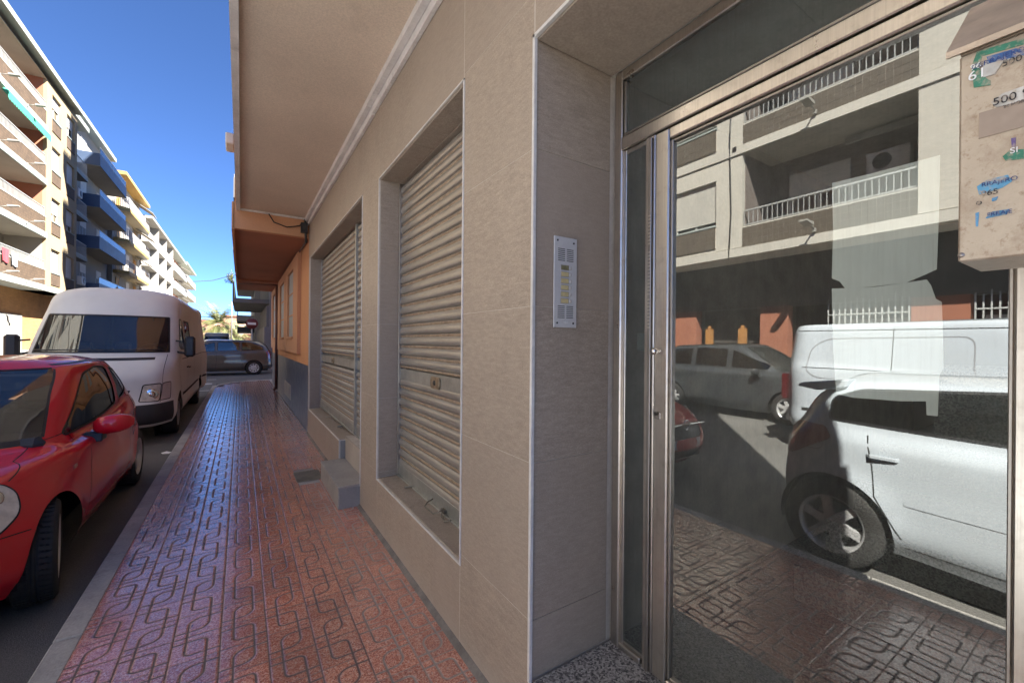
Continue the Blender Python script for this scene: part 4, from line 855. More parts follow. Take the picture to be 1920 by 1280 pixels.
# ================================================================ street furniture and far things
sg = empty('no_entry_sign', (.48, 26.6, 0), 'red no entry sign on a grey pole at the far side of the crossing', 'road sign')
mb = MB(); mb.tube([(.48, 26.66, 0), (.48, 26.66, 2.75)], .035, 8); mb.build('pole', M['galv'], sg)
mb = MB(); mb.lathe([(0, -.015), (.275, -.015), (.285, 0), (.275, .01), (0, .01)], (.48, 26.6, 2.42), 1, 28); mb.build('disc', MAT('sign_red', (.15, .022, .022), .5, n1=(3, .08)), sg)
BOX('white_bar', M['whitep'], sg, .29, .67, 26.575, 26.584, 2.36, 2.48)
def palm(loc, H, cr_, label):
    p = empty('palm_tree', loc, label, 'palm tree'); x, y, z = loc
    mb = MB(); mb.tube([(x, y, z), (x+.1, y, z+H*.5), (x, y, z+H)], [.35, .28, .32], 10); mb.build('trunk', MAT('palm_bark', (.16, .12, .08), .9, n1=(2, .3)) if 'palm_bark' not in bpy.data.materials else bpy.data.materials['palm_bark'], p)
    mb = MB(); rnd = random.Random(int(x*7+y)); N = 120
    for i in range(N):
        az = rnd.uniform(0, 2*PI); el = rnd.uniform(-.65, 1.35); L = cr_*rnd.uniform(.8, 1.1)
        pts = [Vector((x, y, z+H))]; d = Vector((math.cos(az)*math.cos(el), math.sin(az)*math.cos(el), math.sin(el)))
        for k in range(7): d = (d+Vector((0, 0, -.19))).normalized(); pts.append(pts[-1]+d*L/7)
        side = d.cross(Vector((0, 0, 1))); side = (side.normalized() if side.length > .01 else Vector((1, 0, 0)))
        for k in range(1, 7):
            for q in range(3):
                a = pts[k].lerp(pts[min(k+1, 7)], q/3); w = L*.17*(1-abs(k-3)/5.5)
                for s in (-1, 1):
                    tip = a+side*s*w+(pts[min(k+1, 7)]-pts[k])*.55+Vector((0, 0, -w*.35)); mb.add([a, a+(pts[min(k+1, 7)]-pts[k])*.16, tip], [(0, 1, 2)])
    mb.build('crown', bpy.data.materials['palm_leaf'], p); return p
pm, t_, pp = new_mat('palm_leaf'); co = coords(t_); t_.links.new(mixc(t_, noise(t_, co, 1.2, 4), (.05, .075, .022), (.20, .20, .07)), pp.inputs['Base Color']); pp.inputs['Roughness'].default_value = .6
palm((-4.15, 112, -.1), 5.0, 6.2, 'tall palm with a full feathery crown at the end of the street'); palm((-7.2, 104, -.1), 2.3, 3.4, 'short bushy palm left of the tall palm at the end of the street'); palm((-1.0, 118, -.1), 2.6, 3.4, 'small palm right of the tall palm at the end of the street')
pl = empty('utility_pole', (-1.62, 100, 0), 'thin utility pole with cross arms beside the palms', 'pole'); mb = MB(); mb.tube([(-1.62, 100, 0), (-1.62, 100, 9.2)], .12, 6); mb.build('post', M['gwall2'], pl)
mb = MB(); mb.box(-2.2, -1.0, 99.95, 100.05, 8.4, 8.55); mb.box(-1.6, -.6, 99.95, 100.05, 7.7, 7.82); mb.build('cross_arm', M['gwall2'], pl)
for (x, y, w, h, c, l) in ((-9, 150, 9, 7.0, (.55, .30, .22), 'low pink house with a flat roof behind the palms'), (-1.2, 160, 8, 9.0, (.52, .36, .27), 'tall pinkish house right behind the palms'), (6.5, 150, 7, 6.2, (.6, .5, .38), 'pale yellow house at the far right end of the street')):
    h_ = empty('house', (x, y, 0), l, 'house'); m_ = MAT('house_render', c, .9, n1=(.5, .1)); BOX('wall', m_, h_, x-w/2, x+w/2, y, y+8, 0, h); BOX('roof', M['rwall'], h_, x-w/2-.3, x+w/2+.3, y-.3, y+8.3, h, h+.4)
    for i in range(3): BOX('window', M['wglass'], h_, x-w/2+1+i*w/3.2, x-w/2+2+i*w/3.2, y-.03, y, h*.55, h*.55+1.4)
mb = MB(); ps = []
for i in range(13): t = i/12; ps.append((-11+11*t, 62-22*t, 15.2-4.0*t-1.0*math.sin(PI*t)))
tag(MB().tube([(-10.4, 95, 12.2), (-7, 85, 10.9), (-3.6, 75, 10.2), (-.45, 64, 10.0), (1.2, 60, 10.4)], .045, 5).build('overhead_cable', M['gwall2']), 'sagging overhead cable crossing the sky from the far left roofs', 'cable')
tag(MB().tube([(-12, 60, 4.2), (-6, 60, 4.15), (0, 60, 4.25), (2, 60, 4.3)], .035, 5).build('overhead_cable', M['gwall2']), 'straight low cable spanning the street above the palms', 'cable')
# plant on the far balcony corner
fp = empty('balcony_plant', (-.5, 28.5, 4.8), 'leggy plant hanging over the balcony corner past the crossing', 'plant'); mb = MB(); rnd = random.Random(3)
for i in range(26):
    a = Vector((-.45, 28.3+rnd.uniform(-.2, .9), 4.8)); b = a+Vector((rnd.uniform(-.35, .05), rnd.uniform(-.2, .2), rnd.uniform(-.1, .7))); mb.tube([a, (a+b)/2+Vector((0, 0, .15)), b], .012, 4)
    for k in range(5): c = a.lerp(b, .4+.12*k); e_ = Vector((rnd.uniform(-.12, .12), rnd.uniform(-.12, .12), rnd.uniform(-.05, .1))); mb.add([c, c+e_, c+e_*.5+Vector((0, .05, .05))], [(0, 1, 2)])
mb.build('foliage', bpy.data.materials['palm_leaf'], fp)
# nothing hangs over the added shade wall out of the frame
# ================================================================ vehicles
M['c_glass'] = GLASS('car_glass', (0.36, 0.42, 0.42), dirt=0.07, minr=0.05)
M['c_dark'] = GLASS('dark_car_glass', (0.10, 0.115, 0.12), dirt=0.01, minr=0.08)
M['lamp_clear'] = GLASS('lamp_cover', (0.93, 0.93, 0.91), dirt=0.10, minr=0.04)
M['lamp_face'] = MAT('lamp_face', (0.74, 0.71, 0.62), 0.18, .1, n1=(14, .22), n2=(40, .1), coat=1.0)
M['lamp_red'] = MAT('lamp_red', (0.26, 0.010, 0.012), 0.15, coat=.8, n1=(8, .15))
M['lamp_dark'] = MAT('lamp_dark_red', (0.085, 0.008, 0.010), 0.2, coat=.5, n1=(8, .15))
M['lamp_bowl'] = MAT('lamp_bowl', (0.80, 0.78, 0.72), 0.35, .15, n1=(9, .1))
M['seat'] = MAT('seat_fabric', (0.035, 0.04, 0.05), .9, n1=(6, .2))
M['alloy'] = MAT('alloy_wheel', (0.62, 0.62, 0.63), .35, .4, n1=(8, .08))
M['steelw'] = MAT('wheel_trim', (0.36, 0.36, 0.37), .4, .5, n1=(8, .08))
M['plate'] = MAT('number_plate', (0.70, 0.70, 0.67), .4, n1=(8, .05))
M['chromec'] = MAT('car_chrome', (.7, .7, .7), .12, 1.0, n1=(5, .04))
M['under'] = MAT('underbody', (0.012, 0.012, 0.012), .9)
def loopz(tab, x): 
    return float(np.interp(x, [a for a, b in tab], [b for a, b in tab]))
def loop(xf, xb, w, zt, cf, cr, tf=1.0, tr=1.0, bow=.06, bowr=.05, ctrl=None):
    """half plan outline: 12 control points from the front centre round the right side to the rear centre"""
    P = [(xf, 0), (xf+bow*.35, .42*w*tf), (xf+bow+cf*.16, .80*w*tf), (xf+cf, .965*w*tf)]
    a, b = xf+cf, xb-cr
    for k, s in enumerate((.16, .38, .62, .84)):
        x = a+(b-a)*s; tt = (1-(1-tf)*max(0, 1-s*3.2)*.6)*(1-(1-tr)*max(0, 1-(1-s)*3.2)*.6); P.append((x, w*tt))
    P += [(xb-cr, .965*w*tr), (xb-bowr-cr*.16, .80*w*tr), (xb-bowr*.35, .42*w*tr), (xb, 0)]
    return [(x, y, loopz(zt, x)) for x, y in P]
def hermite(C, s, sharp=None, mirror=False):
    """C: (n, ..., 3) control rows, s: parameters in 0..n-1; sharp[i] in 0..1 takes one sided tangents"""
    n = len(C); i = np.clip(s.astype(int), 0, n-2); t = (s-i)
    def row(k): return C[k]
    D = C[1:]-C[:-1]
    Tin = np.empty_like(C); Tout = np.empty_like(C)
    for k in range(n):
        l = D[k-1] if k > 0 else (D[0]*np.array([-1, 1, -1]) if mirror else D[0])
        r = D[k] if k < n-1 else (D[-1]*np.array([-1, 1, -1]) if mirror else D[-1])
        c = (l+r)/2; q = 0 if sharp is None else sharp[k]
        # limit overshoot on unequal segments
        nl = np.linalg.norm(l, axis=-1, keepdims=True)+1e-9; nr = np.linalg.norm(r, axis=-1, keepdims=True)+1e-9
        m = np.minimum(nl, nr)
        dirn = (l/nl*nr+r/nr*nl)/(nl+nr)
        tl = dirn*nl; tr_ = dirn*nr
        Tin[k] = tl*(1-q)+l*q; Tout[k] = tr_*(1-q)+r*q
    sh = (slice(None),)+(None,)*(C.ndim-1); t = t[sh]
    return (2*t**3-3*t**2+1)*C[i]+(t**3-2*t**2+t)*Tout[i]+(-2*t**3+3*t**2)*C[i+1]+(t**3-t**2)*Tin[i+1]
class Body:
    def __init__(s, loops, sharp, wheels, rw, flare=.018, sharpu=None):
        s.net = np.array(loops, float); s.sharp = sharp; s.nv = len(loops); s.wheels = wheels; s.rw = rw; s.flare = flare; s.su = sharpu
        us = np.linspace(0, 11, 441); vs = np.linspace(0, s.nv-1, 18*(s.nv-1)+1); s.U, s.V = us, vs
        UU, VV = np.meshgrid(us, vs, indexing='ij'); s.T = s.S(UU.ravel(), VV.ravel()).reshape(len(us), len(vs), 3)
    def S(s, u, v):
        u = np.clip(np.asarray(u, float), 0, 11); v = np.clip(np.asarray(v, float), 0, s.nv-1)
        if not hasattr(s, 'tu'):                                # tangents along u, once
            C = s.net.transpose(1, 0, 2); D0 = C[1:]-C[:-1]; mz = np.array([-1, 1, -1])
            l = np.concatenate([D0[:1]*mz, D0]); r = np.concatenate([D0, D0[-1:]*mz])
            nl = np.linalg.norm(l, axis=-1, keepdims=True)+1e-9; nr = np.linalg.norm(r, axis=-1, keepdims=True)+1e-9
            dn = (l/nl*nr+r/nr*nl)/(nl+nr); s.C = C; s.tu = (dn*nl, dn*nr)
        iu = np.clip(u.astype(int), 0, 10); tt = (u-iu)[:, None, None]
        R_ = ((2*tt**3-3*tt**2+1)*s.C[iu]+(tt**3-2*tt**2+tt)*s.tu[1][iu]+(-2*tt**3+3*tt**2)*s.C[iu+1]+(tt**3-tt**2)*s.tu[0][iu+1]).transpose(1, 0, 2)
        i = np.clip(v.astype(int), 0, s.nv-2); t = (v-i)[:, None]; N = np.arange(len(u))
        D = R_[1:]-R_[:-1]
        def tang(k):                                            # tangents at loop k: in and out
            l = D[np.clip(k-1, 0, s.nv-2), N]; r = D[np.clip(k, 0, s.nv-2), N]
            nl = np.linalg.norm(l, axis=1, keepdims=True)+1e-9; nr = np.linalg.norm(r, axis=1, keepdims=True)+1e-9
            dirn = (l/nl*nr+r/nr*nl)/(nl+nr); q = np.array(s.sharp)[k][:, None]
            e = ((k == 0) | (k == s.nv-1))[:, None]; q = np.where(e, 1, q)
            return dirn*nl*(1-q)+l*q, dirn*nr*(1-q)+r*q
        To = tang(i)[1]; Ti = tang(i+1)[0]
        out = (2*t**3-3*t**2+1)*R_[i, N]+(t**3-2*t**2+t)*To+(-2*t**3+3*t**2)*R_[i+1, N]+(t**3-t**2)*Ti
        for (wx, wz) in s.wheels:                                # wheel arch flares
            d = np.hypot(out[:, 0]-wx, out[:, 2]-wz)
            out[:, 1] += s.flare*np.exp(-((d-s.rw)/.07)**2)*(u > 2.6)*(u < 8.6)*(v < 5)
        return out
    def inv(s, a, b, ia, ib, ur, vr):
        """surface parameters where components (ia, ib) equal (a, b)"""
        mu = (s.U >= ur[0]) & (s.U <= ur[1]); mv = (s.V >= vr[0]) & (s.V <= vr[1]); T = s.T[np.ix_(mu, mv)]
        d = (T[..., ia]-a)**2+(T[..., ib]-b)**2; k = np.unravel_index(np.argmin(d), d.shape); u, v = s.U[mu][k[0]], s.V[mv][k[1]]
        for _ in range(4):
            h = .01; P = s.S([u, u+h, u], [v, v, min(v+h, vr[1])]); f = P[0, [ia, ib]]-np.array([a, b])
            J = np.array([(P[1, [ia, ib]]-P[0, [ia, ib]])/h, (P[2, [ia, ib]]-P[0, [ia, ib]])/max(1e-6, min(v+h, vr[1])-v)]).T
            try: st_ = np.linalg.solve(J, -f)
            except Exception: break
            st_ = np.clip(st_, -.08, .08); u = min(max(u+st_[0], ur[0]), ur[1]); v = min(max(v+st_[1], vr[0]), vr[1])
            if abs(st_).max() < 1e-4: break
        return (u, v)
    def side(s, x, z, vr=(0, 9)): return s.inv(x, z, 0, 2, (2.2, 9.0), (vr[0], min(vr[1], s.nv-1)))
    def front(s, y, z, vr=(0, 6)): return s.inv(y, z, 1, 2, (0, 4.2), vr)
    def rear(s, y, z, vr=(0, 6)): return s.inv(y, z, 1, 2, (7.2, 11), vr)
def dens(pts, st=.05):
    out = []
    for a, b in zip(pts, pts[1:]+pts[:1]):
        n = max(1, int(math.dist(a, b)/st)); out += [(a[0]+(b[0]-a[0])*i/n, a[1]+(b[1]-a[1])*i/n) for i in range(n)]
    return out
def inpoly(P, pts):
    P = np.array(P); x, y = pts[:, 0], pts[:, 1]; r = np.zeros(len(pts), bool); j = len(P)-1
    for i in range(len(P)):
        c = ((P[i, 1] > y) != (P[j, 1] > y)) & (x < (P[j, 0]-P[i, 0])*(y-P[i, 1])/(P[j, 1]-P[i, 1]+1e-12)+P[i, 0]); r ^= c; j = i
    return r
def rounded(pts, r=.04, n=4):
    out = []; m = len(pts)
    for i in range(m):
        p = Vector(pts[i]); a = Vector(pts[i-1]); b = Vector(pts[(i+1) % m]); la = (a-p).length; lb = (b-p).length
        q = min(r, la*.45, lb*.45); p0 = p+(a-p)/la*q; p1 = p+(b-p)/lb*q
        for k in range(n+1): t = k/n; v = p0*(1-t)**2+p*2*t*(1-t)+p1*t*t; out.append((v.x, v.y))
    return out
def make_shell(B, regions, nu=96, nvv=9):
    """regions: list of (key, polygon in (u, v)); returns {key: (verts, faces)} of the right half plus 'body'"""
    pts = []; edges = []
    SC = .5                                                     # scale v so cells come out roughly square
    for key, pl in regions:
        b = len(pts); pts += [(u, v) for u, v in pl]; edges += [(b+i, b+(i+1) % len(pl)) for i in range(len(pl))]
    b = len(pts); pts += [(0, 0), (11, 0), (11, B.nv-1), (0, B.nv-1)]; edges += [(b, b+1), (b+1, b+2), (b+2, b+3), (b+3, b)]
    P = np.array(pts); gu = np.linspace(0, 11, nu+1); gv = np.linspace(0, B.nv-1, nvv*(B.nv-1)+1)
    G = np.array([(a, c) for a in gu for c in gv]); du, dv = gu[1], gv[1]
    keep = np.ones(len(G), bool); hu = np.zeros(len(G))
    for q in P:
        keep &= ((np.abs(G[:, 0]-q[0])/du)**2+(np.abs(G[:, 1]-q[1])/dv)**2) > .20
    G = G[keep]; allp = [Vector((float(a), float(c))) for a, c in P]+[Vector((float(a), float(c))) for a, c in G]
    r = delaunay_2d_cdt(allp, edges, [], 0, 1e-5)
    V2 = np.array([(v.x, v.y) for v in r[0]]); F = np.array(r[2]); C = V2[F].mean(1)
    V3 = B.S(V2[:, 0], V2[:, 1]); own = np.full(len(F), -1)
    for k, (key, pl) in enumerate(regions): own[inpoly(pl, C)] = k
    out = {}
    for k in range(-1, len(regions)):
        m = own == k
        if not m.any(): continue
        ids, invx = np.unique(F[m], return_inverse=True); key = 'body' if k < 0 else regions[k][0]
        out.setdefault(key, []).append((V3[ids], invx.reshape(-1, 3)))
    return out
def emit(name, chunks, mat, parent, sides=(1, -1), off=0.0, merge=True, thick=0.0):
    V = []; F = []; n = 0
    for s_ in sides:
        for vs, fs in chunks:
            v = vs.copy(); v[:, 1] *= s_; V.append(v); F.append((fs if s_ < 0 else fs[:, ::-1])+n); n += len(v)
    V = np.concatenate(V); F = np.concatenate(F); me = np_mesh(name, V, F, mat)
    bm = bmesh.new(); bm.from_mesh(me)
    if merge: bmesh.ops.remove_doubles(bm, verts=bm.verts[:], dist=2e-4)
    bm.normal_update()
    if off:
        for v in bm.verts: v.co += v.normal*off
    bm.to_mesh(me); bm.free(); me.shade_smooth()
    return link(name, me, parent, local=True)
def ribbon(B, line, w, name, mat, parent, lift=.0012, sides=(1, -1), mb=None):
    """thin strip following surface parameters; used for shut lines, seals and trim"""
    L = np.array(line); P = B.S(L[:, 0], L[:, 1]); e = .02
    Pu = B.S(np.clip(L[:, 0]+e, 0, 11), L[:, 1])-B.S(np.clip(L[:, 0]-e, 0, 11), L[:, 1]); Pv = B.S(L[:, 0], L[:, 1]+e)-B.S(L[:, 0], L[:, 1]-e)
    N = np.cross(Pu, Pv); N /= np.linalg.norm(N, axis=1, keepdims=True)+1e-9
    N *= np.where((N[:, 1:2] < 0) & (np.abs(N[:, 1:2]) > .2), -1, 1); N *= np.where((np.abs(N[:, 1:2]) <= .2) & (N[:, 2:3] < 0), -1, 1)
    T = np.gradient(P, axis=0); X = np.cross(T, N); X /= np.linalg.norm(X, axis=1, keepdims=True)+1e-9
    if mb is None:
        for s in sides: ribbon(B, line, w, name, mat, parent, lift, (s,), MB()).build(name, mat, parent, local=True)
        return
    own = False
    for s in sides:
        q = np.array([1, s, 1]); vs = []
        for i in range(len(P)): vs += [tuple((P[i]+N[i]*lift+X[i]*w/2)*q), tuple((P[i]+N[i]*lift-X[i]*w/2)*q)]
        mb.add(vs, [(2*i, 2*i+1, 2*i+3, 2*i+2) for i in range(len(P)-1)])
    return mb.build(name, mat, parent, local=True) if own else mb
def wheel(parent, x, y, r, wid, rimr, mat, spokes=5, side=1, tread=False, dbl=False):
    """axle along Y; side=+1 puts the outer face at +y"""
    s = side; mb = MB(); y0 = y; yo = y+s*wid
    prof = [(rimr-.01, 0), (rimr+.02, 0), (r*.93, .005), (r*.985, .02), (r, .035)]
    if tread:
        n = 5
        for i in range(n):
            a = .04+(wid-.08)*i/n; b = .04+(wid-.08)*(i+1)/n; prof += [(r, a+.006), (r, b-.006), (r-.008, b-.004), (r-.008, b+.002)]
    prof += [(r, wid-.035), (r*.985, wid-.02), (r*.93, wid-.004), (rimr+.025, wid), (rimr, wid-.006)]
    mb.lathe([(a, s*b) for a, b in prof], (x, y0, r), 1, 48); 
    if tread:
        for k in range(56):
            a = 2*PI*k/56; ca, sa = math.cos(a), math.sin(a); c = Vector((x+ca*(r+.001), 0, r+sa*(r+.001))); t = Vector((-sa, 0, ca))
            for (b0, b1, o) in ((.02, .075, .0), (wid-.075, wid-.02, .02)):
                p = [c-t*.013+Vector((0, y0+s*b0, 0)), c+t*.010+Vector((0, y0+s*b0, 0)), c+t*(.010+.008)+Vector((0, y0+s*b1, 0)), c-t*(.013-.008)+Vector((0, y0+s*b1, 0))]
                q = [v+Vector((ca, 0, sa))*.004 for v in p]; mb.add(p+q, [(4, 5, 6, 7), (0, 1, 5, 4), (2, 3, 7, 6), (0, 3, 7, 4), (1, 2, 6, 5)])
    w = mb.build('wheel', M['rubber'], parent, local=True)
    mb = MB(); yc = wid-.03
    mb.lathe([(rimr, s*(wid-.006)), (rimr-.012, s*(wid-.01)), (rimr-.022, s*(wid-.05)), (rimr-.03, s*.03)], (x, y0, r), 1, 40)
    mb.lathe([(0, s*(yc+.002)), (.035, s*(yc)), (.055, s*(yc-.012)), (.06, s*(yc-.03))], (x, y0, r), 1, 20)
    for k in range(spokes):
        a = 2*PI*k/spokes+.3
        for da in ((-.11, .11) if dbl else (0,)):
            ax_ = Vector((math.cos(a+da), 0, math.sin(a+da))); tt = Vector((-math.sin(a+da), 0, math.cos(a+da))); c = Vector((x, 0, r)); w0, w1 = (.020, .013) if dbl else (.036, .026)
            p = []
            for rr, ww, dy in ((.045, w0, yc), (rimr*.6, w1*1.05, yc-.002), (rimr-.012, w1*1.3, yc-.006)):
                for sg_ in (1, -1): p += [c+ax_*rr+tt*ww*sg_+Vector((0, y0+s*dy, 0)), c+ax_*rr+tt*ww*sg_*1.1+Vector((0, y0+s*(dy-.03), 0))]
            mb.add(p, [(0, 2, 6, 4), (4, 6, 10, 8), (1, 0, 4, 5), (5, 4, 8, 9), (2, 3, 7, 6), (6, 7, 11, 10)])
    rim = mb.build('rim', mat, w, local=True)
    mb = MB(); mb.lathe([(0, s*.07), (rimr*.62, s*.07), (rimr*.62, s*.085), (0, s*.086)], (x, y0, r), 1, 28); mb.build('brake_disc', M['galv'], w, local=True)
    mb = MB(); mb.lathe([(rimr-.03, s*.03), (0, s*.03)], (x, y0, r), 1, 20); mb.build('rim_back', M['under'], w, local=True)
    return w
def seats(parent, xs, ys, zb, h=.62, head=True, w=.25):
    for x in xs:
        for y in ys:
            mb = MB(); mb.prism([(x-.55, zb), (x-.55, zb+.13), (x-.05, zb+.13), (x+.10, zb+h), (x+.20, zb+h), (x+.10, zb)], 1, y-w, y+w)
            s = mb.build('seat', M['seat'], parent, .03, local=True)
            if head: BOX('headrest', M['seat'], s, x+.10, x+.20, y-.13, y+.13, zb+h+.03, zb+h+.22, .035, local=True)
def finish_car(root, B, W2, L, zb, gl=None, dash=None, floor=None, wheels=None, rw=.3):
    BOX('underbody', M['under'], root, .25, L-.25, -W2+.24, W2-.24, zb-.02, zb+.16, local=True)
    for x, z in B.wheels:                                       # wheel wells
        for s in (1, -1):
            mb = MB(); R_ = B.rw+.004; n = 18; vs = []
            for i in range(n+1):
                a = PI*(i/n)*1.16-.25; 
                for yy in (W2-.10, W2-.30): vs.append((x+R_*math.cos(a), s*yy, z+R_*math.sin(a)))
            mb.add(vs, [(2*i, 2*i+1, 2*i+3, 2*i+2) for i in range(n)])
            mb.prism([(x+R_*math.cos(2*PI*i/20), z+R_*math.sin(2*PI*i/20)) for i in range(20)], 1, s*(W2-.30), s*(W2-.31)); mb.build('wheel_well', M['under'], root, local=True)
def arch(B, wx, wz, r):
    """wheel arch cut-out in surface parameters"""
    pts = []; a0 = -.5
    zlow = None
    for i in range(29):
        a = PI+.35-(PI+.70)*i/28; x, z = wx+r*math.cos(a), wz+r*math.sin(a); pts.append((x, z))
    # keep what lies on the body, end on the lower edge
    q = []
    for x, z in pts:
        j = np.argmin(abs(B.T[(B.U > 2.6) & (B.U < 8.9), 0, 0]-x)); zl = B.T[(B.U > 2.6) & (B.U < 8.9), 0, 2][j]
        if z > zl+.012: q.append(B.side(x, z, (0, 5)))
    def foot(u): return (u, 0.0)
    xa = wx-math.sqrt(max(.01, r*r-(wz-.2)**2)); xb = wx+math.sqrt(max(.01, r*r-(wz-.2)**2))
    Ub = B.U[(B.U > 2.2) & (B.U < 9.0)]; Xb = B.T[(B.U > 2.2) & (B.U < 9.0), 0, 0]
    return [(float(np.interp(xa, Xb, Ub)), 0.0)]+q+[(float(np.interp(xb, Xb, Ub)), 0.0)]
def Sx(B, pts, vr=(0, 9), r=0.0, st=.05):
    """polygon given in (x, z) on the side"""
    p = rounded(pts, r) if r else pts
    return [B.side(x, z, vr) for x, z in dens(p, st)]
def place(root, x, y, rz=0.0): root.location = (x, y, -0.12); root.rotation_euler = (0, 0, rz)
def uvp(B, pts, du=.06):
    out = []
    for a, b in zip(pts, pts[1:]+pts[:1]):
        n = max(1, int(max(abs(a[0]-b[0])/.12, abs(a[1]-b[1])/.12))); out += [(a[0]+(b[0]-a[0])*i/n, a[1]+(b[1]-a[1])*i/n) for i in range(n)]
    return out
def ushape(B, pts, kind):                                        # points given as (y, z) on nose or tail
    return [(B.front if kind == 'f' else B.rear)(y, z) for y, z in dens(pts, .04)]
def half(poly):                                                  # clamp polygons that reach the centre line
    return [(max(0.0, min(11.0, u)), v) for u, v in poly]
def line_side(B, pts, vr=(0, 9), st=.04):
    out = []
    for a, b in zip(pts[:-1], pts[1:]):
        n = max(1, int(math.dist(a, b)/st)); out += [(a[0]+(b[0]-a[0])*i/n, a[1]+(b[1]-a[1])*i/n) for i in range(n)]
    out.append(pts[-1]); return [B.side(x, z, vr) for x, z in out]
def mirror_(root, B, x, z, y, mat, dark, size=(.11, .20, .13), sides=(1, -1), arm=True):
    for s in sides:
        mb = MB(); a, w, h = size
        # housing: rounded shell made of stacked sections
        secs = []
        for t, k, dx in ((0, .55, .0), (.12, .86, -.01), (.35, 1.0, -.012), (.65, .96, -.004), (.88, .74, .012), (1, .38, .03)):
            ring = []
            for i in range(14):
                q = 2*PI*i/14; cx = math.copysign(abs(math.cos(q))**.7, math.cos(q)); cz = math.copysign(abs(math.sin(q))**.7, math.sin(q))
                ring.append((x+dx+cx*a*.5*k, s*(y+t*w), z+cz*h*.5*k+t*.012))
            secs.append(ring)
        vs = [v for r_ in secs for v in r_]; fs = []
        for j in range(5):
            for i in range(14): fs.append((j*14+i, j*14+(i+1) % 14, (j+1)*14+(i+1) % 14, (j+1)*14+i))
        fs += [tuple(range(14)), tuple(range(70, 84))]
        mb.smooth = True; mb.add(vs, fs); m = mb.build('wing_mirror', mat, root, local=True)
        mb = MB(); mb.box(x+a*.5-.004, x+a*.5+.004, min(s*(y+.03), s*(y+w*.85)), max(s*(y+.03), s*(y+w*.85)), z-h*.36, z+h*.36); mb.build('mirror_glass', M['chromec'], m, .003, local=True)
        mb = MB(); mb.prism([(x-.05, z-h*.35), (x+.05, z-h*.35), (x+.10, z-h*.35-.07), (x-.06, z-h*.35-.07)], 1, s*(y-.06), s*(y+.06)); mb.build('mirror_foot', dark, m, .006, local=True)
def handle(root, B, x, z, mat, l=.17, sides=(1, -1)):
    u, v = B.side(x, z); p = B.S([u], [v])[0]
    for s in sides:
        mb = MB(); y = p[1]; mb.smooth = False
        pts = [(x-l/2, y-.005), (x-l/2+.02, y+.022), (x+l/2-.03, y+.028), (x+l/2, y-.005), (x+l/2-.02, y+.010), (x-l/2+.03, y+.008)]
        mb.prism([(a, s*b) for a, b in pts], 2, z-.013, z+.013); mb.build('door_handle', mat, root, .004, local=True)
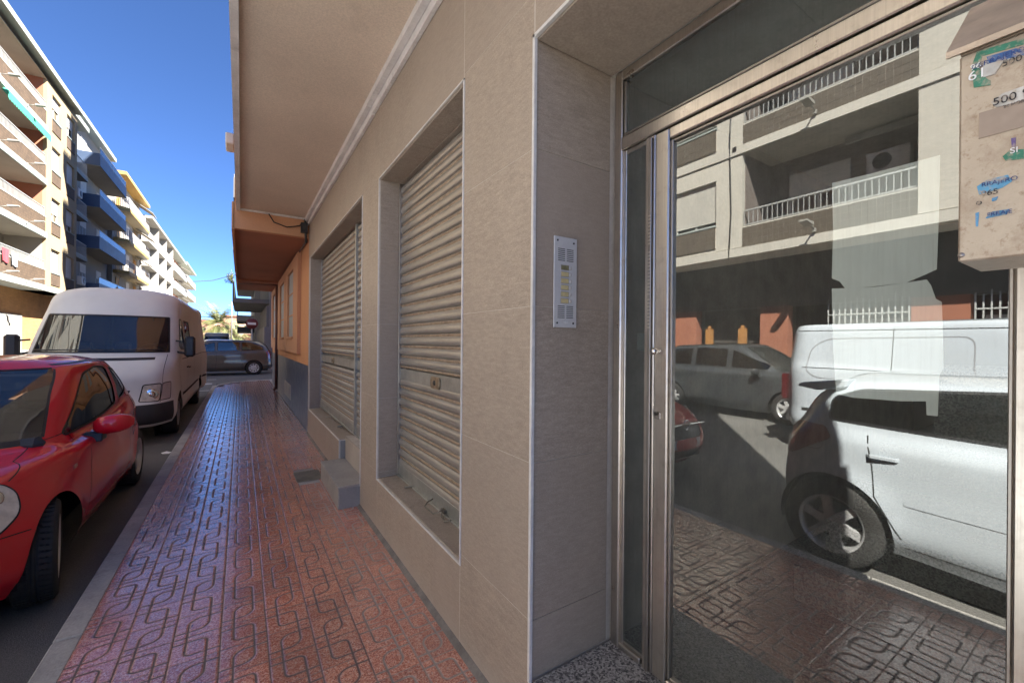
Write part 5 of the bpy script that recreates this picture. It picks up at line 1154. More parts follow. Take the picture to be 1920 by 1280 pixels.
# ---------------------------------------------------------------- red hatchback, three doors, nose towards us
def red_car():
    L, w = 4.0, .855
    zt = lambda *a: list(a)
    loops = [
     loop(.14, 3.90, .775, [(0, .19), (1, .17), (3, .18), (4, .24)], .42, .42, .97, .95, .12),
     loop(.03, 3.97, .838, [(0, .30), (4, .32)], .46, .45, .955, .95, .14),
     loop(.00, 4.00, .855, [(0, .47), (4, .50)], .50, .48, .95, .95, .15),
     loop(.05, 3.99, .853, [(0, .62), (1.2, .64), (4, .68)], .54, .50, .94, .94, .17),
     loop(.15, 3.95, .848, [(0, .72), (.7, .80), (1.5, .83), (3, .90), (4, .93)], .62, .50, .88, .93, .18),
     loop(.90, 3.86, .770, [(0, .88), (1.0, .905), (1.6, .895), (2.6, .955), (3.4, 1.05), (4, 1.04)], .33, .36, .93, .92, .16),
     loop(1.27, 3.72, .715, [(1, 1.20), (2.6, 1.215), (4, 1.23)], .28, .34, .92, .90, .14),
     loop(1.63, 3.50, .630, [(1.5, 1.405), (2.4, 1.425), (3.5, 1.385)], .26, .34, .92, .88, .12),
     loop(1.72, 3.38, .50, [(1.5, 1.445), (2.4, 1.472), (3.5, 1.43)], .25, .30, .92, .9, .10),
     loop(1.85, 3.20, .0, [(1.5, 1.465), (2.4, 1.495), (3.5, 1.455)], .2, .2, .9, .9, .06)]
    sharp = [0, 0, 0, .15, .35, .8, 0, .55, 0, 0]
    B = Body(loops, sharp, [(.80, .30), (3.31, .30)], .345, .016)
    root = empty('parked_car', (0, 0, 0), 'glossy red three door hatchback parked at the kerb with its nose towards us', 'car')
    win1 = Sx(B, [(1.30, .93), (1.68, 1.17), (2.0, 1.345), (2.35, 1.385), (2.68, 1.37), (2.62, 1.015), (2.1, .965)], (4.9, 7.3), .07)
    win2 = Sx(B, [(2.74, 1.03), (2.80, 1.362), (3.02, 1.325), (3.22, 1.19), (3.30, 1.11)], (4.9, 7.3), .05)
    ws = uvp(B, [(0, 5.10), (2.55, 5.10), (2.62, 5.6), (2.60, 6.4), (2.5, 6.93), (0, 6.93)])
    rwn = uvp(B, [(11, 5.15), (9.35, 5.15), (9.25, 6.0), (9.35, 6.85), (11, 6.85)])
    hl = [B.inv(x, z, 0, 2, (2.0, 4.6), (2, 5)) for x, z in dens(rounded([(.19, .565), (.16, .64), (.24, .735), (.40, .815), (.56, .825), (.60, .75), (.52, .64), (.36, .565)], .06), .03)]
    tl = [B.inv(x, z, 0, 2, (7.5, 9.8), (2, 6.5)) for x, z in dens(rounded([(3.62, .74), (3.50, .95), (3.66, 1.03), (3.84, 1.0), (3.90, .78), (3.80, .70)], .05), .04)]
    gr = ushape(B, rounded([(0, .50), (.36, .50), (.44, .60), (.40, .655), (0, .67)], .03), 'f')
    lg = ushape(B, rounded([(0, .24), (.40, .24), (.48, .32), (.42, .36), (0, .37)], .03), 'f')
    regs = [('arch', arch(B, .80, .30, .345)), ('arch', arch(B, 3.31, .30, .345)), ('w1', win1), ('w2', win2), ('ws', ws), ('rw', rwn), ('hl', hl), ('tl', tl), ('gr', half(gr)), ('lg', half(lg))]
    sh = make_shell(B, regs, 110, 9)
    P_ = PAINT('red_paint', (0.60, 0.004, 0.018), .30, 1.0, .02)
    emit('body', sh['body'], P_, root)
    emit('windshield', sh['ws'], M['c_glass'], root, off=-.003); emit('rear_window', sh['rw'], M['c_dark'], root, off=-.003)
    for s in (1, -1):
        emit('side_window', sh['w1'], M['c_dark'], root, (s,), off=-.006); emit('side_window', sh['w2'], M['c_dark'], root, (s,), off=-.006)
        h = emit('headlight', sh['hl'], M['lamp_face'], root, (s,), off=.002); ribbon(B, hl+[hl[0]], .010, 'lamp_seal', M['under'], h, lift=.003, sides=(s,))
        for (x, z, q, rr) in ((.47, .745, .66, .050), (.38, .665, .60, .042)):
            uu, vv = B.inv(x, z, 0, 2, (2.0, 4.6), (2, 5)); p = B.S([uu], [vv])[0]
            n_ = Vector((-.75, s*.62, .25)).normalized(); c_ = Vector((p[0], s*p[1], p[2]))+n_*.004; mb = MB(); mb.tube([c_-n_*.03, c_, c_+n_*.004], [rr, rr, rr*.86], 26); mb.tube([c_+n_*.0041, c_+n_*.012, c_+n_*.016], [rr*.62, rr*.5, rr*.1], 20); mb.build('lens', M['chromec'], h, local=True)
        emit('tail_light', sh['tl'], M['lamp_red'], root, (s,), off=.003)
    emit('grille', sh['gr'], M['blackp'], root, off=-.012); emit('lower_intake', sh['lg'], M['blackp'], root, off=-.02)
    ls = dict(lift=.0008)
    ribbon(B, line_side(B, [(2.72, 1.03), (2.74, .80), (2.70, .45), (2.60, .26)]), .007, 'shut_line', M['under'], root, **ls)
    ribbon(B, line_side(B, [(1.36, .97), (1.42, .80), (1.38, .52), (1.30, .24)]), .007, 'shut_line', M['under'], root, **ls)
    ribbon(B, line_side(B, [(1.30, .245), (1.9, .225), (2.60, .25)]), .006, 'shut_line', M['under'], root, **ls)
    ribbon(B, line_side(B, [(.62, .80), (.95, .885), (1.38, .955)]), .006, 'shut_line', M['under'], root, **ls)
    ribbon(B, line_side(B, [(.34, .555), (.50, .535), (.60, .52)]), .006, 'shut_line', M['under'], root, **ls)
    
    tr = MB(); W1 = win1+[win1[0]]
    ribbon(B, W1, .018, '', None, None, lift=.001, mb=tr); ribbon(B, win2+[win2[0]], .016, '', None, None, lift=.001, mb=tr)
    ribbon(B, [(u, 5.10) for u in np.linspace(0, 2.6, 30)], .05, '', None, None, lift=.001, mb=tr); ribbon(B, [(u, 6.95) for u in np.linspace(0, 2.5, 30)], .012, '', None, None, lift=.001, mb=tr)
    ribbon(B, [(2.58, v) for v in np.linspace(5.15, 6.9, 24)], .014, '', None, None, lift=.001, mb=tr)
    ribbon(B, [(u, 7.28) for u in np.linspace(2.6, 9.0, 60)], .03, '', None, None, lift=.002, mb=tr)
    tr.build('window_seal', M['blackp'], root, local=True)
    bs = MB(); ribbon(B, line_side(B, [(1.50, .42), (2.0, .40), (2.6, .43)]), .012, '', None, None, lift=.003, mb=bs); bs.build('door_crease', P_, root, local=True)
    mirror_(root, B, 1.60, .945, .82, P_, M['blackp'], (.13, .24, .15)); handle(root, B, 2.52, .87, P_, .19)
    for s in (1, -1):
        u, v = B.side(1.12, .74); p = B.S([u], [v])[0]; BOX('side_repeater', M['lamp_clear'], root, 1.085, 1.155, s*(p[1]-.01), s*(p[1]+.005), .725, .755, .004, local=True)
    finish_car(root, B, w, L, .2)
    for x in (.80, 3.31):
        for s in (1, -1):
            wo = wheel(root, x, s*(w-.215), .305, .195, .205, M['alloy'], 5, s, tread=True, dbl=True)
            if x < 1:                                           # front wheels steered towards the kerb
                c = Vector((x, s*(w-.12), 0)); wo.matrix_local = Matrix.Translation(c) @ Matrix.Rotation(R(12), 4, 'Z') @ Matrix.Translation(-c)
    seats(root, (2.15,), (-.36, .36), .42, .62); seats(root, (3.15,), (-.36, .36), .45, .55)
    BOX('dashboard', M['seat'], root, 1.12, 1.48, -.66, .66, .78, .955, .04, local=True)
    mb = MB(); pts = [(1.56+.19*math.sin(a)*.35, .36+.19*math.cos(a), .93+.19*math.sin(a)) for a in [2*PI*i/24 for i in range(25)]]; mb.tube(pts, .014, 6, False); mb.build('steering_wheel', M['blackp'], root, local=True)
    # badge: ring with a lightning bar on a chrome strip, number plate
    u0, v0 = B.front(0.0, .63); fx = float(B.S([u0], [v0])[0][0])
    mb = MB(); mb.tube([(fx-.012+abs(y)*.05, y, .665-abs(y)*.02) for y in np.linspace(-.42, .42, 15)], .014, 8)
    mb.tube([(fx-.03, .055*math.cos(a), .665+.055*math.sin(a)) for a in [2*PI*i/20 for i in range(21)]], .008, 6, False)
    mb.prism([(-.075, .668), (.02, .675), (-.01, .66), (.075, .662), (-.02, .655), (.01, .67)], 0, fx-.036, fx-.028); mb.build('badge', M['chromec'], root, local=True)
    pl_ = BOX('number_plate', M['plate'], root, fx-.04, fx-.028, -.26, .26, .385, .495, .002, local=True)
    T4 = Matrix.Translation((fx-.042, 0, .44)) @ FX; text_obj('lettering', '8347 FKT', .085, M['blackp'], T4, pl_)
    return root
rc = red_car(); rc.rotation_euler = (0, 0, PI/2); rc.location = (-.95-.855, 3.03, -.12)
# ---------------------------------------------------------------- other cars share one parametric body plan
def car5(name, label, group=None, L=4.45, W=1.83, H=1.66, nose=.62, hood=.98, cowl=.95, rf=1.75, rr=3.9, tb=4.30, belt=(1.03, 1.12), paint=None, wheels=(.88, 3.62), rw=.325, wins=((1.3, 2.15), (2.24, 3.05), (3.12, 3.75)), pillar=0, glass=None, rim=None, spokes=7, dbl=False, lights='mid', rake=.10, spoiler=False, plate='5174 DNB', seatx=(1.9, 2.8), notch=None, seatcol=None):
    w = W/2; b0, b1 = belt
    loops = [
     loop(.12, L-.10, w*.91, [(0, .20), (L/2, .18), (L, .26)], .45, .38, .93, .95, .10, .08),
     loop(.03, L-.02, w*.985, [(0, .32), (L, .36)], .50, .42, .91, .95, .12, .10),
     loop(.00, L, w, [(0, nose*.80), (L, nose*.86)], .55, .44, .91, .95, .13, .11),
     loop(.05, L-.01, w*.998, [(0, nose), (L, nose+.13)], .56, .46, .91, .94, .14, .12),
     loop(.16, L-.05, w*.99, [(0, hood*.80), (.75, hood*.94), (1.5, b0-.08), (L, b1-.10)], .56, .46, .89, .93, .15, .12),
     loop(cowl, tb, w*.905, [(cowl, hood+.02), (cowl+.4, b0), (L*.6, (b0+b1)/2), (L, b1)], .33, .30, .93, .93, .14, .08),
     loop((cowl+rf)/2, (tb*.6+rr*.4), w*.84, [(0, (H+hood)*.5-.02), (L, (H+b1)*.5-.01)], .28, .28, .92, .92, .12, .08),
     loop(rf, rr, w*.745, [(0, H-.085), (L*.5, H-.055), (L, H-.12)], .27, .26, .92, .90, .10, .07),
     loop(rf+.10, rr-.08, w*.58, [(0, H-.035), (L*.5, H-.015), (L, H-.07)], .25, .25, .92, .90, .08, .05),
     loop(rf+.25, rr-.30, 0, [(0, H-.015), (L*.5, H), (L, H-.05)], .2, .2, .9, .9, .05, .05)]
    B = Body(loops, [0, 0, 0, .15, .4, .8, 0, .55, 0, 0], [(wheels[0], rw), (wheels[1], rw)], rw+.05, .016)
    root = empty(name, (0, 0, 0), label, 'car', group)
    def zr(x): return float(np.interp(x, [cowl, L], [b0, b1]))+.045
    def zt(x):                                                 # upper edge of the side glass follows windscreen, roof and tail
        return float(np.interp(x, [cowl+.22, rf+.42, (rf+rr)/2, rr-.25, tb+.05], [b0+.07, H-.125, H-.10, H-.15, b1+.02]))
    regs = [('arch', arch(B, wheels[0], rw, rw+.05)), ('arch', arch(B, wheels[1], rw, rw+.05))]; ks = []
    for i, (a, c) in enumerate(wins):
        n = 7; top = [(a+(c-a)*k/n, zt(a+(c-a)*k/n)) for k in range(n+1)]
        pl = [(a, zr(a))]+[p for p in top if p[1] > zr(p[0])+.02]+[(c, zr(c))]
        regs.append((f'w{i}', Sx(B, pl, (4.85, 7.4), .04))); ks.append(f'w{i}')
    regs += [('ws', uvp(B, [(0, 5.10), (2.5, 5.10), (2.6, 5.8), (2.45, 6.93), (0, 6.93)])), ('rw', uvp(B, [(11, 5.12), (9.35, 5.12), (9.3, 6.0), (9.4, 6.86), (11, 6.86)]))]
    hz = hood*.80
    regs.append(('hl', [B.inv(x, z, 0, 2, (1.9, 4.6), (2, 5)) for x, z in dens(rounded([(.17, nose*.93), (.20, hz-.01), (.45, hz+.06), (.72, hz+.09), (.62, nose+.02), (.35, nose*.95)], .04), .04)]))
    tz = b1-.08
    if lights == 'high': tp = [(L-.27, tz-.30), (L-.34, tz+.02), (L-.20, tz+.12), (L-.10, tz-.02), (L-.11, tz-.32)]
    else: tp = [(L-.20, tz-.22), (L-.52, tz-.02), (L-.46, tz+.06), (L-.22, tz+.05), (L-.11, tz-.02), (L-.10, tz-.22)]
    regs.append(('tl', [B.inv(x, z, 0, 2, (7.5, 9.9), (2, 6.3)) for x, z in dens(rounded(tp, .03), .04)]))
    regs.append(('gr', half(ushape(B, rounded([(0, nose*.78), (.42, nose*.78), (.50, nose*.95), (.44, nose*1.08), (0, nose*1.10)], .03), 'f'))))
    regs.append(('lg', half(ushape(B, rounded([(0, .28), (.55, .28), (.60, .36), (.5, .40), (0, .41)], .03), 'f'))))
    sh = make_shell(B, regs, 90, 7); glass = glass or M['c_dark']
    emit('body', sh['body'], paint, root); emit('windshield', sh['ws'], M['c_glass'], root, off=-.003); emit('rear_window', sh['rw'], glass, root, off=-.003)
    tr = MB()
    for k in ks:
        for s in (1, -1): emit('side_window', sh[k], glass, root, (s,), off=-.005)
        pl = dict(regs)[k]; ribbon(B, pl+[pl[0]], .022, '', None, None, lift=.001, mb=tr)
    ribbon(B, [(u, 5.10) for u in np.linspace(0, 2.6, 30)], .05, '', None, None, lift=.001, mb=tr); ribbon(B, [(u, 5.05) for u in np.linspace(9.3, 11, 20)], .03, '', None, None, lift=.001, mb=tr)
    tr.build('window_seal', M['blackp'], root, local=True)
    for s in (1, -1):
        h = emit('headlight', sh['hl'], M['lamp_face'], root, (s,), off=.002)
        emit('tail_light', sh['tl'], M['lamp_red'], root, (s,), off=.006)
    emit('grille', sh['gr'], M['blackp'], root, off=-.01); emit('lower_intake', sh['lg'], M['blackp'], root, off=-.02)
    ls = dict(lift=.0008); xs_ = [wins[0][0]+.02]+[(wins[i][1]+wins[i+1][0])/2 for i in range(len(wins)-1)]
    for i, x in enumerate(xs_[:2] if len(wins) > 2 else xs_):
        ribbon(B, line_side(B, [(x, zr(x)-.02), (x+.02, .75), (x-.02, .34)]), .008, 'shut_line', M['under'], root, **ls)
    if len(wins) > 2: x = xs_[2] if len(xs_) > 2 else xs_[-1]; ribbon(B, line_side(B, [(x+.03, zr(x)-.02), (x+.0, .80), (wheels[1]-rw-.12, .55), (wheels[1]-rw-.20, .34)]), .008, 'shut_line', M['under'], root, **ls)
    ribbon(B, line_side(B, [(wheels[0]+rw+.1, .30), (L/2, .28), (wheels[1]-rw-.1, .30)]), .008, 'shut_line', M['under'], root, **ls)
    ribbon(B, line_side(B, [(wheels[0]+rw+.12, .56), (wheels[1]-rw-.1, .60)]), .03, 'door_moulding', paint, root, lift=.004)
    mirror_(root, B, cowl+.62, b0+.02, w-.02, paint, M['blackp'], (.11, .20, .14))
    handle(root, B, xs_[1]-.16 if len(xs_) > 1 else 2.3, b0-.12, paint); 
    if len(wins) > 2: handle(root, B, (xs_[2] if len(xs_) > 2 else 3.1)-.14, b1-.16, paint)
    if spoiler:
        mb = MB(); mb.smooth = False; zz = H-.10; mb.prism([(rr-.16, zz+.02), (rr+.17, zz-.03), (rr+.20, zz-.06), (rr+.05, zz-.085), (rr-.14, zz-.05)], 1, -w*.70, w*.70); mb.build('roof_spoiler', paint, root, .012, local=True)
    finish_car(root, B, w, L, .2)
    for x in wheels:
        for s in (1, -1): wheel(root, x, s*(w-.235), rw, .215, rw*.66, rim or M['alloy'], spokes, s, dbl=dbl)
    seats(root, seatx, (-.37, .37), .45, H-.85)
    BOX('dashboard', M['seat'], root, cowl+.22, cowl+.6, -w*.75, w*.75, hood-.14, hood+.0, .04, local=True)
    p = BOX('number_plate', M['plate'], root, L-.045, L+.006, -.26, .26, .62 if lights != 'high' else .5, .73 if lights != 'high' else .61, .002, local=True)
    BOX('number_plate', M['plate'], root, -.012, .03, -.26, .26, .42, .53, .002, local=True)
    R4 = Matrix(((0, 0, 1, 0), (1, 0, 0, 0), (0, 1, 0, 0), (0, 0, 0, 1)))
    return root, B
gp, _B = car5('crossing_car', 'bronze grey five door family car standing across the side street beyond the pavement', L=4.47, W=1.83, H=1.66, hood=1.0, cowl=.75, rf=1.62, rr=3.95, tb=4.33, belt=(1.03, 1.15), wheels=(.90, 3.63), wins=((1.25, 2.10), (2.20, 3.05), (3.14, 4.02)), paint=PAINT('bronze_grey', (.115, .10, .085), .35, 1, .05, .4), lights='high', spokes=9)
gp.name = 'family_car'
gp.rotation_euler = (0, 0, 0); gp.location = (1.36-4.47, 24.3, -.12)
wh, _B = car5('white_hatchback', 'white five door hatchback parked behind us, its tail and side mirrored in the door glass', L=4.34, W=1.79, H=1.46, hood=.93, cowl=1.05, rf=1.85, rr=3.93, tb=4.20, belt=(.97, 1.04), wheels=(.95, 3.80), rw=.315, wins=((1.45, 2.52), (2.62, 3.86)), paint=PAINT('white_paint', (.47, .52, .57), .28, 1, .05), spoiler=True, spokes=6)
wh.name = 'parked_hatchback'; handle(wh, _B, 3.50, .87, wh.children[0].data.materials[0], .19)
for s_ in ([(3.60, 1.0), (3.56, .80), (3.54, .60), (3.40, .36), (3.34, .26)],): ribbon(_B, line_side(_B, s_), .008, 'shut_line', M['under'], wh, lift=.001)
ribbon(_B, [_B.side(x, z, (2, 6)) for x, z in dens(rounded([(3.88, .84), (4.06, .82), (4.08, .96), (3.90, .98)], .04), .03)]+[_B.side(3.88, .88, (2, 6))], .006, 'fuel_flap', M['under'], wh, lift=.001, sides=(-1,))
wh.rotation_euler = (0, 0, PI/2); wh.location = (-.95-.895, 1.84-4.34, -.12)
dk, _B = car5('dark_car', 'dark grey family car parked across the street, seen in the door glass', L=4.4, W=1.8, H=1.66, hood=1.02, cowl=.85, rf=1.7, rr=3.9, tb=4.3, belt=(1.04, 1.12), wheels=(.88, 3.58), wins=((1.3, 2.1), (2.2, 3.0), (3.1, 3.9)), paint=PAINT('dark_grey_paint', (.045, .05, .055), .3, 1, .06, .3), glass=M['c_dark'])
dk.name = 'dark_family_car'
dk.rotation_euler = (0, 0, PI/2); dk.location = (-6.6-.9, 3.15, -.12)
bl, _B = car5('blue_car', 'bright blue car half hidden behind the white van beyond the crossing', L=4.2, W=1.75, H=1.5, hood=.95, cowl=.95, rf=1.7, rr=3.7, tb=4.05, wheels=(.85, 3.4), wins=((1.35, 2.1), (2.2, 3.0), (3.08, 3.55)), paint=PAINT('blue_paint', (.03, .10, .30), .3, 1, .05))
bl.name = 'parked_car'; bl.rotation_euler = (0, 0, PI/2); bl.location = (-2.1, 29.5, -.12)
# ---------------------------------------------------------------- vans
def van(name, label, L=6.8, W=1.93, H=2.58, nose_h=.62, hoodz=1.02, cowl=(.62, 1.40), wt=(1.18, 2.06), rfx=1.75, paint=None, wheels=(1.02, 5.1), rw=.34, high=True, tail=.10, wins=(), bump=.62, side_press=True):
    w = W/2; cx, cz = cowl; tx_, tz = wt
    loops = [
     loop(.10, L-.05, w*.92, [(0, .26), (L, .30)], .34, .14, .95, 1, .06, .01),
     loop(.01, L-.01, w*.985, [(0, .36), (L, .42)], .38, .14, .94, 1, .08, .01),
     loop(.00, L, w*.99, [(0, bump), (L, .70)], .40, .14, .94, 1, .09, .01),
     loop(.06, L, w, [(0, bump+.06), (1.0, .80), (L, .95)], .42, .14, .93, 1, .10, .01),
     loop(.14, L, w*.995, [(0, hoodz), (.6, 1.10), (1.2, 1.22), (L, 1.28)], .44, .14, .92, 1, .11, .01),
     loop(cx, L-.01, w*.965, [(0, cz), (cx+.3, cz+.0), (L, 1.42)], .34, .14, .95, 1, .13, .01),
     loop((cx+tx_)/2, L-.03, w*.93, [(0, (cz+tz)/2), (L, (1.42+tz)/2)], .30, .14, .95, 1, .12, .01),
     loop(tx_, L-.05, w*.895, [(0, tz), (L, tz+.02)], .28, .14, .95, .99, .11, .01),
     loop(tx_+(.30 if high else .12), L-.08, w*.86, [(0, (tz+H)/2+.04 if high else H-.06), (2.4, H-.14 if high else H-.05), (L, H-.13 if high else H-.06)], .32, .14, .93, .98, .12, .01),
     loop(rfx, L-.16, w*.66, [(0, H-.055 if high else H-.02), (2.6, H-.03 if high else H-.01), (L, H-.04)], .32, .16, .92, .98, .11, .01),
     loop(rfx+.3, L-.40, 0, [(0, H-.02), (2.8, H), (L, H-.02)], .2, .2, .9, .9, .05, .05)]
    B = Body(loops, [0, 0, .5, .2, .2, .85, 0, .8, 0, 0, 0], [(wheels[0], rw), (wheels[1], rw)], rw+.06, .014)
    root = empty(name, (0, 0, 0), label, 'van')
    regs = [('arch', arch(B, wheels[0], rw, rw+.06)), ('arch', arch(B, wheels[1], rw, rw+.06))]
    regs.append(('ws', uvp(B, [(0, 5.08), (2.72, 5.08), (2.72, 6.92), (0, 6.92)])))
    ks = []
    for i, pl in enumerate(wins): regs.append((f'w{i}', Sx(B, rounded(list(pl), .05), (4.6, 7.2)))); ks.append(f'w{i}')
    hl = [B.inv(x, z, 1, 2, (.8, 4.2), (2.0, 4.6)) for x, z in dens(rounded([(w*.62, bump+.05), (w*.955, bump+.05), (w*.955, bump+.30), (w*.60, bump+.30)], .03), .03)] if False else None
    def fyz(y, z): return B.inv(y, z, 1, 2, (.3, 3.6), (1.0, 4.9))
    regs.append(('hl', [fyz(y, z) for y, z in dens(rounded([(w*.56, bump+.045), (w*.80, bump+.035), (w*.81, bump+.31), (w*.60, bump+.30)], .03), .03)]))
    regs.append(('ind', [fyz(y, z) for y, z in dens(rounded([(w*.805, bump+.045), (w*.915, bump+.05), (w*.91, bump+.32), (w*.825, bump+.31)], .02), .03)]))
    regs.append(('gr', half([B.inv(y, z, 1, 2, (0, 3.0), (1.5, 4.9)) for y, z in dens(rounded([(0, bump+.17), (.42, bump+.17), (.44, bump+.23), (0, bump+.24)], .01), .04)])))
    regs.append(('vent', uvp(B, [(0, 4.70), (1.85, 4.70), (1.85, 4.83), (0, 4.83)])))
    regs.append(('bm', uvp(B, [(0, 0.5), (3.15, .5), (3.15, 2.0), (0, 2.0)])))
    sh = make_shell(B, regs, 100, 6)
    emit('body', sh['body'], paint, root); emit('windshield', sh['ws'], M['c_glass'], root, off=-.004)
    emit('bumper', sh['bm'], MAT('grey_bumper', (.045, .047, .05), .6, n1=(3, .15)) if 'grey_bumper' not in bpy.data.materials else bpy.data.materials['grey_bumper'], root, off=.006)
    tr = MB()
    for k in ks:
        for s in (1, -1): emit('side_window', sh[k], M['c_dark'], root, (s,), off=-.006)
        pl = dict(regs)[k]; ribbon(B, pl+[pl[0]], .03, '', None, None, lift=.001, mb=tr)
    ribbon(B, [(u, 5.08) for u in np.linspace(0, 2.72, 30)]+[(2.72, v) for v in np.linspace(5.1, 6.92, 20)]+[(u, 6.92) for u in np.linspace(2.7, 0, 30)], .028, '', None, None, lift=.0015, mb=tr)
    tr.build('window_seal', M['blackp'], root, local=True)
    for s in (1, -1):
        h = emit('headlight', sh['hl'], M['lamp_face'], root, (s,), off=.003); q_ = dict(regs)['hl']; ribbon(B, q_+[q_[0]], .016, 'lamp_seal', M['under'], h, lift=.004, sides=(s,)); q_ = dict(regs)['ind']; ribbon(B, q_+[q_[0]], .012, 'lamp_seal', M['under'], h, lift=.004, sides=(s,))
        c = sh['hl'][0][0].mean(0); mb = MB(); n_ = Vector((-1, s*.2, .05)).normalized(); c_ = Vector((c[0], s*c[1], c[2])); mb.tube([c_-n_*.03, c_+n_*.010, c_+n_*.014], [.085, .085, .07], 24); mb.tube([c_+n_*.0141, c_+n_*.026], [.05, .02], 18); mb.build('lens', M['chromec'], h, local=True)
        emit('indicator', sh['ind'], MAT('indicator_lens', (.62, .56, .52), .15, coat=.6) if 'indicator_lens' not in bpy.data.materials else bpy.data.materials['indicator_lens'], root, (s,), off=.003)
    emit('grille', sh['gr'], M['blackp'], root, off=-.012); emit('cowl_vent', sh['vent'], M['blackp'], root, off=-.006)
    ls = dict(lift=.001)
    for ps in ([(1.15, 1.34), (1.18, 1.0), (1.45, .75), (1.50, .40)], [(2.28, tz-.03), (2.30, 1.2), (2.28, .42)], [(3.6, tz+.05), (3.62, .5)]):
        if ps[-1][0] < L-.5: ribbon(B, line_side(B, ps), .010, 'shut_line', M['under'], root, **ls)
    if side_press: ribbon(B, line_side(B, [(1.6, 1.28), (L-.3, 1.30)]), .012, 'shut_line', M['under'], root, **ls); ribbon(B, line_side(B, [(1.6, .62), (L-.3, .66)]), .05, 'shut_line', M['under'], root, **ls)
    ribbon(B, [(2.35+.25*t, 2.15+2.8*t) for t in np.linspace(0, 1, 24)], .008, 'shut_line', M['under'], root, **ls)
    wp_ = MB()
    for (y0, y1) in ((-.75, .05), (.0, .80)):
        P = [fy for fy in [(abs(y), y) for y in np.linspace(y0, y1, 16)]]; pts = []
        for a, y in P:
            mu = (B.U <= 3.4); row = B.T[mu][:, np.argmin(abs(B.V-(5.14+.05*abs(math.sin(4*(y-y0)))))), :]; k = np.argmin(abs(row[:, 1]-a)); q = row[k]; pts.append((q[0]-.025, y, q[2]+.01))
        wp_.tube(pts, .010, 6)
    wp_.build('wiper', M['blackp'], root, local=True)
    for s in (1, -1):
        mb = MB(); x = cx+.48; mb.box(x-.04, x+.09, min(s*(w+.04), s*(w+.20)), max(s*(w+.04), s*(w+.20)), cz-.07, cz+.30)
        m_ = mb.build('wing_mirror', M['blackp'], root, .035, local=True)
        mb = MB(); mb.tube([(x, s*(w-.06), cz+.02), (x, s*(w+.10), cz-.02)], .02, 6); mb.tube([(x, s*(w-.08), cz+.22), (x, s*(w+.10), cz+.2)], .015, 6); mb.build('mirror_arm', M['blackp'], m_, local=True)
    handle(root, B, 2.15, 1.10, M['blackp'], .16); handle(root, B, 2.48, 1.08, M['blackp'], .16)
    finish_car(root, B, w, L, .32)
    for x in wheels:
        for s in (1, -1): wheel(root, x, s*(w-.235), rw, .215, rw*.62, M['steelw'], 8, s)
    seats(root, (cx+1.45,), (-.55, .02, .55), .75, .62, w=.22)
    BOX('dashboard', M['seat'], root, cx+.25, cx+.62, -w*.85, w*.85, cz-.22, cz-.05, .05, local=True)
    mb = MB(); zc_ = cz+.02; pts = [(cx+.72+.20*math.sin(a)*.75, -.52+.20*math.cos(a), zc_+.20*math.sin(a)*.6) for a in [2*PI*i/24 for i in range(25)]]; mb.tube(pts, .015, 6, False); mb.build('steering_wheel', M['blackp'], root, local=True)
    for s in (1, -1): BOX('tail_light', M['lamp_dark'], root, L-.06, L+.012, min(s*(w-.13), s*(w-.02)), max(s*(w-.13), s*(w-.02)), .78, 1.18, .01, local=True)
    BOX('number_plate', M['plate'], root, -.012, .06, -.26, .26, .38, .49, .002, local=True)
    return root, B
wv, _B = van('white_van', 'tall dusty white van with a high roof parked at the kerb behind the red hatchback', paint=PAINT('white_van_paint', (.74, .76, .73), .45, .25, .08),
             wins=([(1.30, 1.47), (1.22, 1.52), (1.62, 2.02), (2.18, 2.02), (2.18, 1.45)], [(2.42, 1.45), (2.42, 2.02), (3.35, 2.02), (3.35, 1.45)]))
wv.name = 'parked_van'
mb = MB(); mb.tube([(2.2, .1, 2.56), (2.2, .1, 2.62)], [.03, .012], 8); mb.tube([(2.2, .1, 2.6), (2.45, .1, 2.85)], .004, 5); mb.build('roof_aerial', M['blackp'], wv, local=True)
wv.rotation_euler = (0, 0, PI/2); wv.location = (-.90-.965, 8.42, -.12)
cv, _B = van('cargo_van', 'plain white panel van in the road, mirrored above the hatchback in the door glass', L=4.95, W=1.92, H=1.99, nose_h=.6, hoodz=.98, cowl=(.85, 1.15), wt=(1.75, 1.83), rfx=2.0, wheels=(.95, 4.0), rw=.33, high=False, paint=PAINT('panel_van_white', (.47, .52, .57), .3, 1, .05), wins=([(1.75, 1.20), (1.9, 1.70), (2.5, 1.76), (2.5, 1.20)],), bump=.55)
cv.name = 'panel_van'
cv.rotation_euler = (0, 0, PI/2); cv.location = (-4.6-.96, 3.25-4.95, -.12)
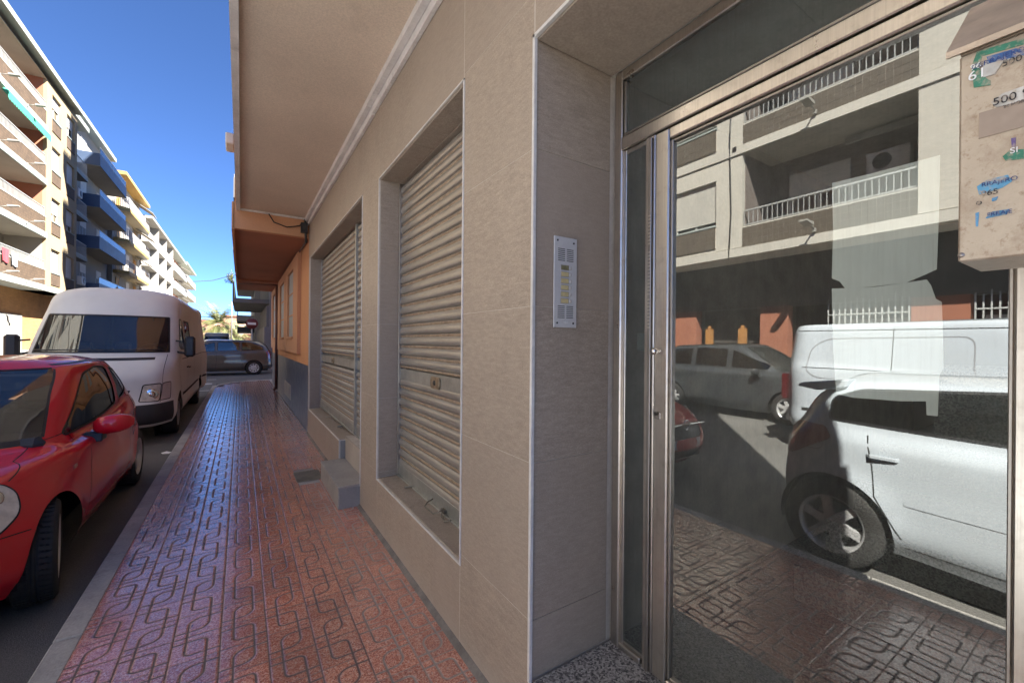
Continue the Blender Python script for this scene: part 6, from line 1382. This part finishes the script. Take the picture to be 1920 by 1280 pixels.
# side pressing drawn as grey strip, crease shade put into colour; roof gutter
pr = MB(); o_ = [(2.85, 1.15), (4.45, 1.15), (4.60, 1.25), (4.55, 1.60), (4.35, 1.74), (2.85, 1.76)]
ribbon(_B, [_B.side(x, z, (3.5, 8)) for x, z in dens(rounded(o_, .12), .05)]+[_B.side(2.95, 1.15, (3.5, 8))], .014, '', None, None, lift=.002, mb=pr); pr.build('crease_shade', MAT('crease_grey', (.30, .31, .33), .4), cv, local=True)
pr = MB(); ribbon(_B, line_side(_B, [(1.9, 1.86), (4.8, 1.86)], (6, 9)), .012, '', None, None, lift=.002, mb=pr); pr.build('roof_gutter', M['under'], cv, local=True)
fv, _B = van('far_van', 'small pale delivery van with dark windscreen past the crossing, above the grey car roof', L=5.2, W=1.95, H=2.25, cowl=(.85, 1.3), wt=(1.5, 1.95), rfx=1.9, high=False, wheels=(.95, 4.2), paint=PAINT('far_van_paint', (.40, .42, .45), .35, .8, .05), wins=([(1.6, 1.35), (1.75, 1.85), (2.5, 1.9), (2.5, 1.35)],))
fv.name = 'delivery_van'; fv.rotation_euler = (0, 0, PI/2); fv.location = (-1.75, 42, -.12)
# small things on the ground
lt = MB(); lt.add([(-.93, 7.72, -.117), (-.86, 7.70, -.112), (-.84, 7.78, -.116), (-.90, 7.84, -.110), (-.96, 7.80, -.116)], [(0, 1, 2, 3, 4)]); lt.add([(-.93, 7.72, -.119), (-.86, 7.70, -.119), (-.84, 7.78, -.119), (-.90, 7.84, -.119), (-.96, 7.80, -.119)], [(4, 3, 2, 1, 0)])
tag(lt.build('litter', M['paper']), 'small white scrap of paper lying in the gutter between the red car and the van', 'litter')
# ---------------------------------------------------------------- repeats share a group
GROUPS = {'palm_tree': 'palms at the end of the street', 'house': 'low houses beyond the palms', 'paper_sheet': 'paper taped inside the door glass',
          'overhead_cable': 'cables across the street', 'hung_cloth': 'cloths hung over the balcony rail', 'air_conditioner': 'air conditioning boxes on the facades',
          'apartment_building': 'apartment buildings along the street'}
for o in scene.objects:
    k = o.name.split('.')[0]
    if o.parent is None and k in GROUPS and o.get('label'): o['group'] = GROUPS[k]
bpy.context.view_layer.update()
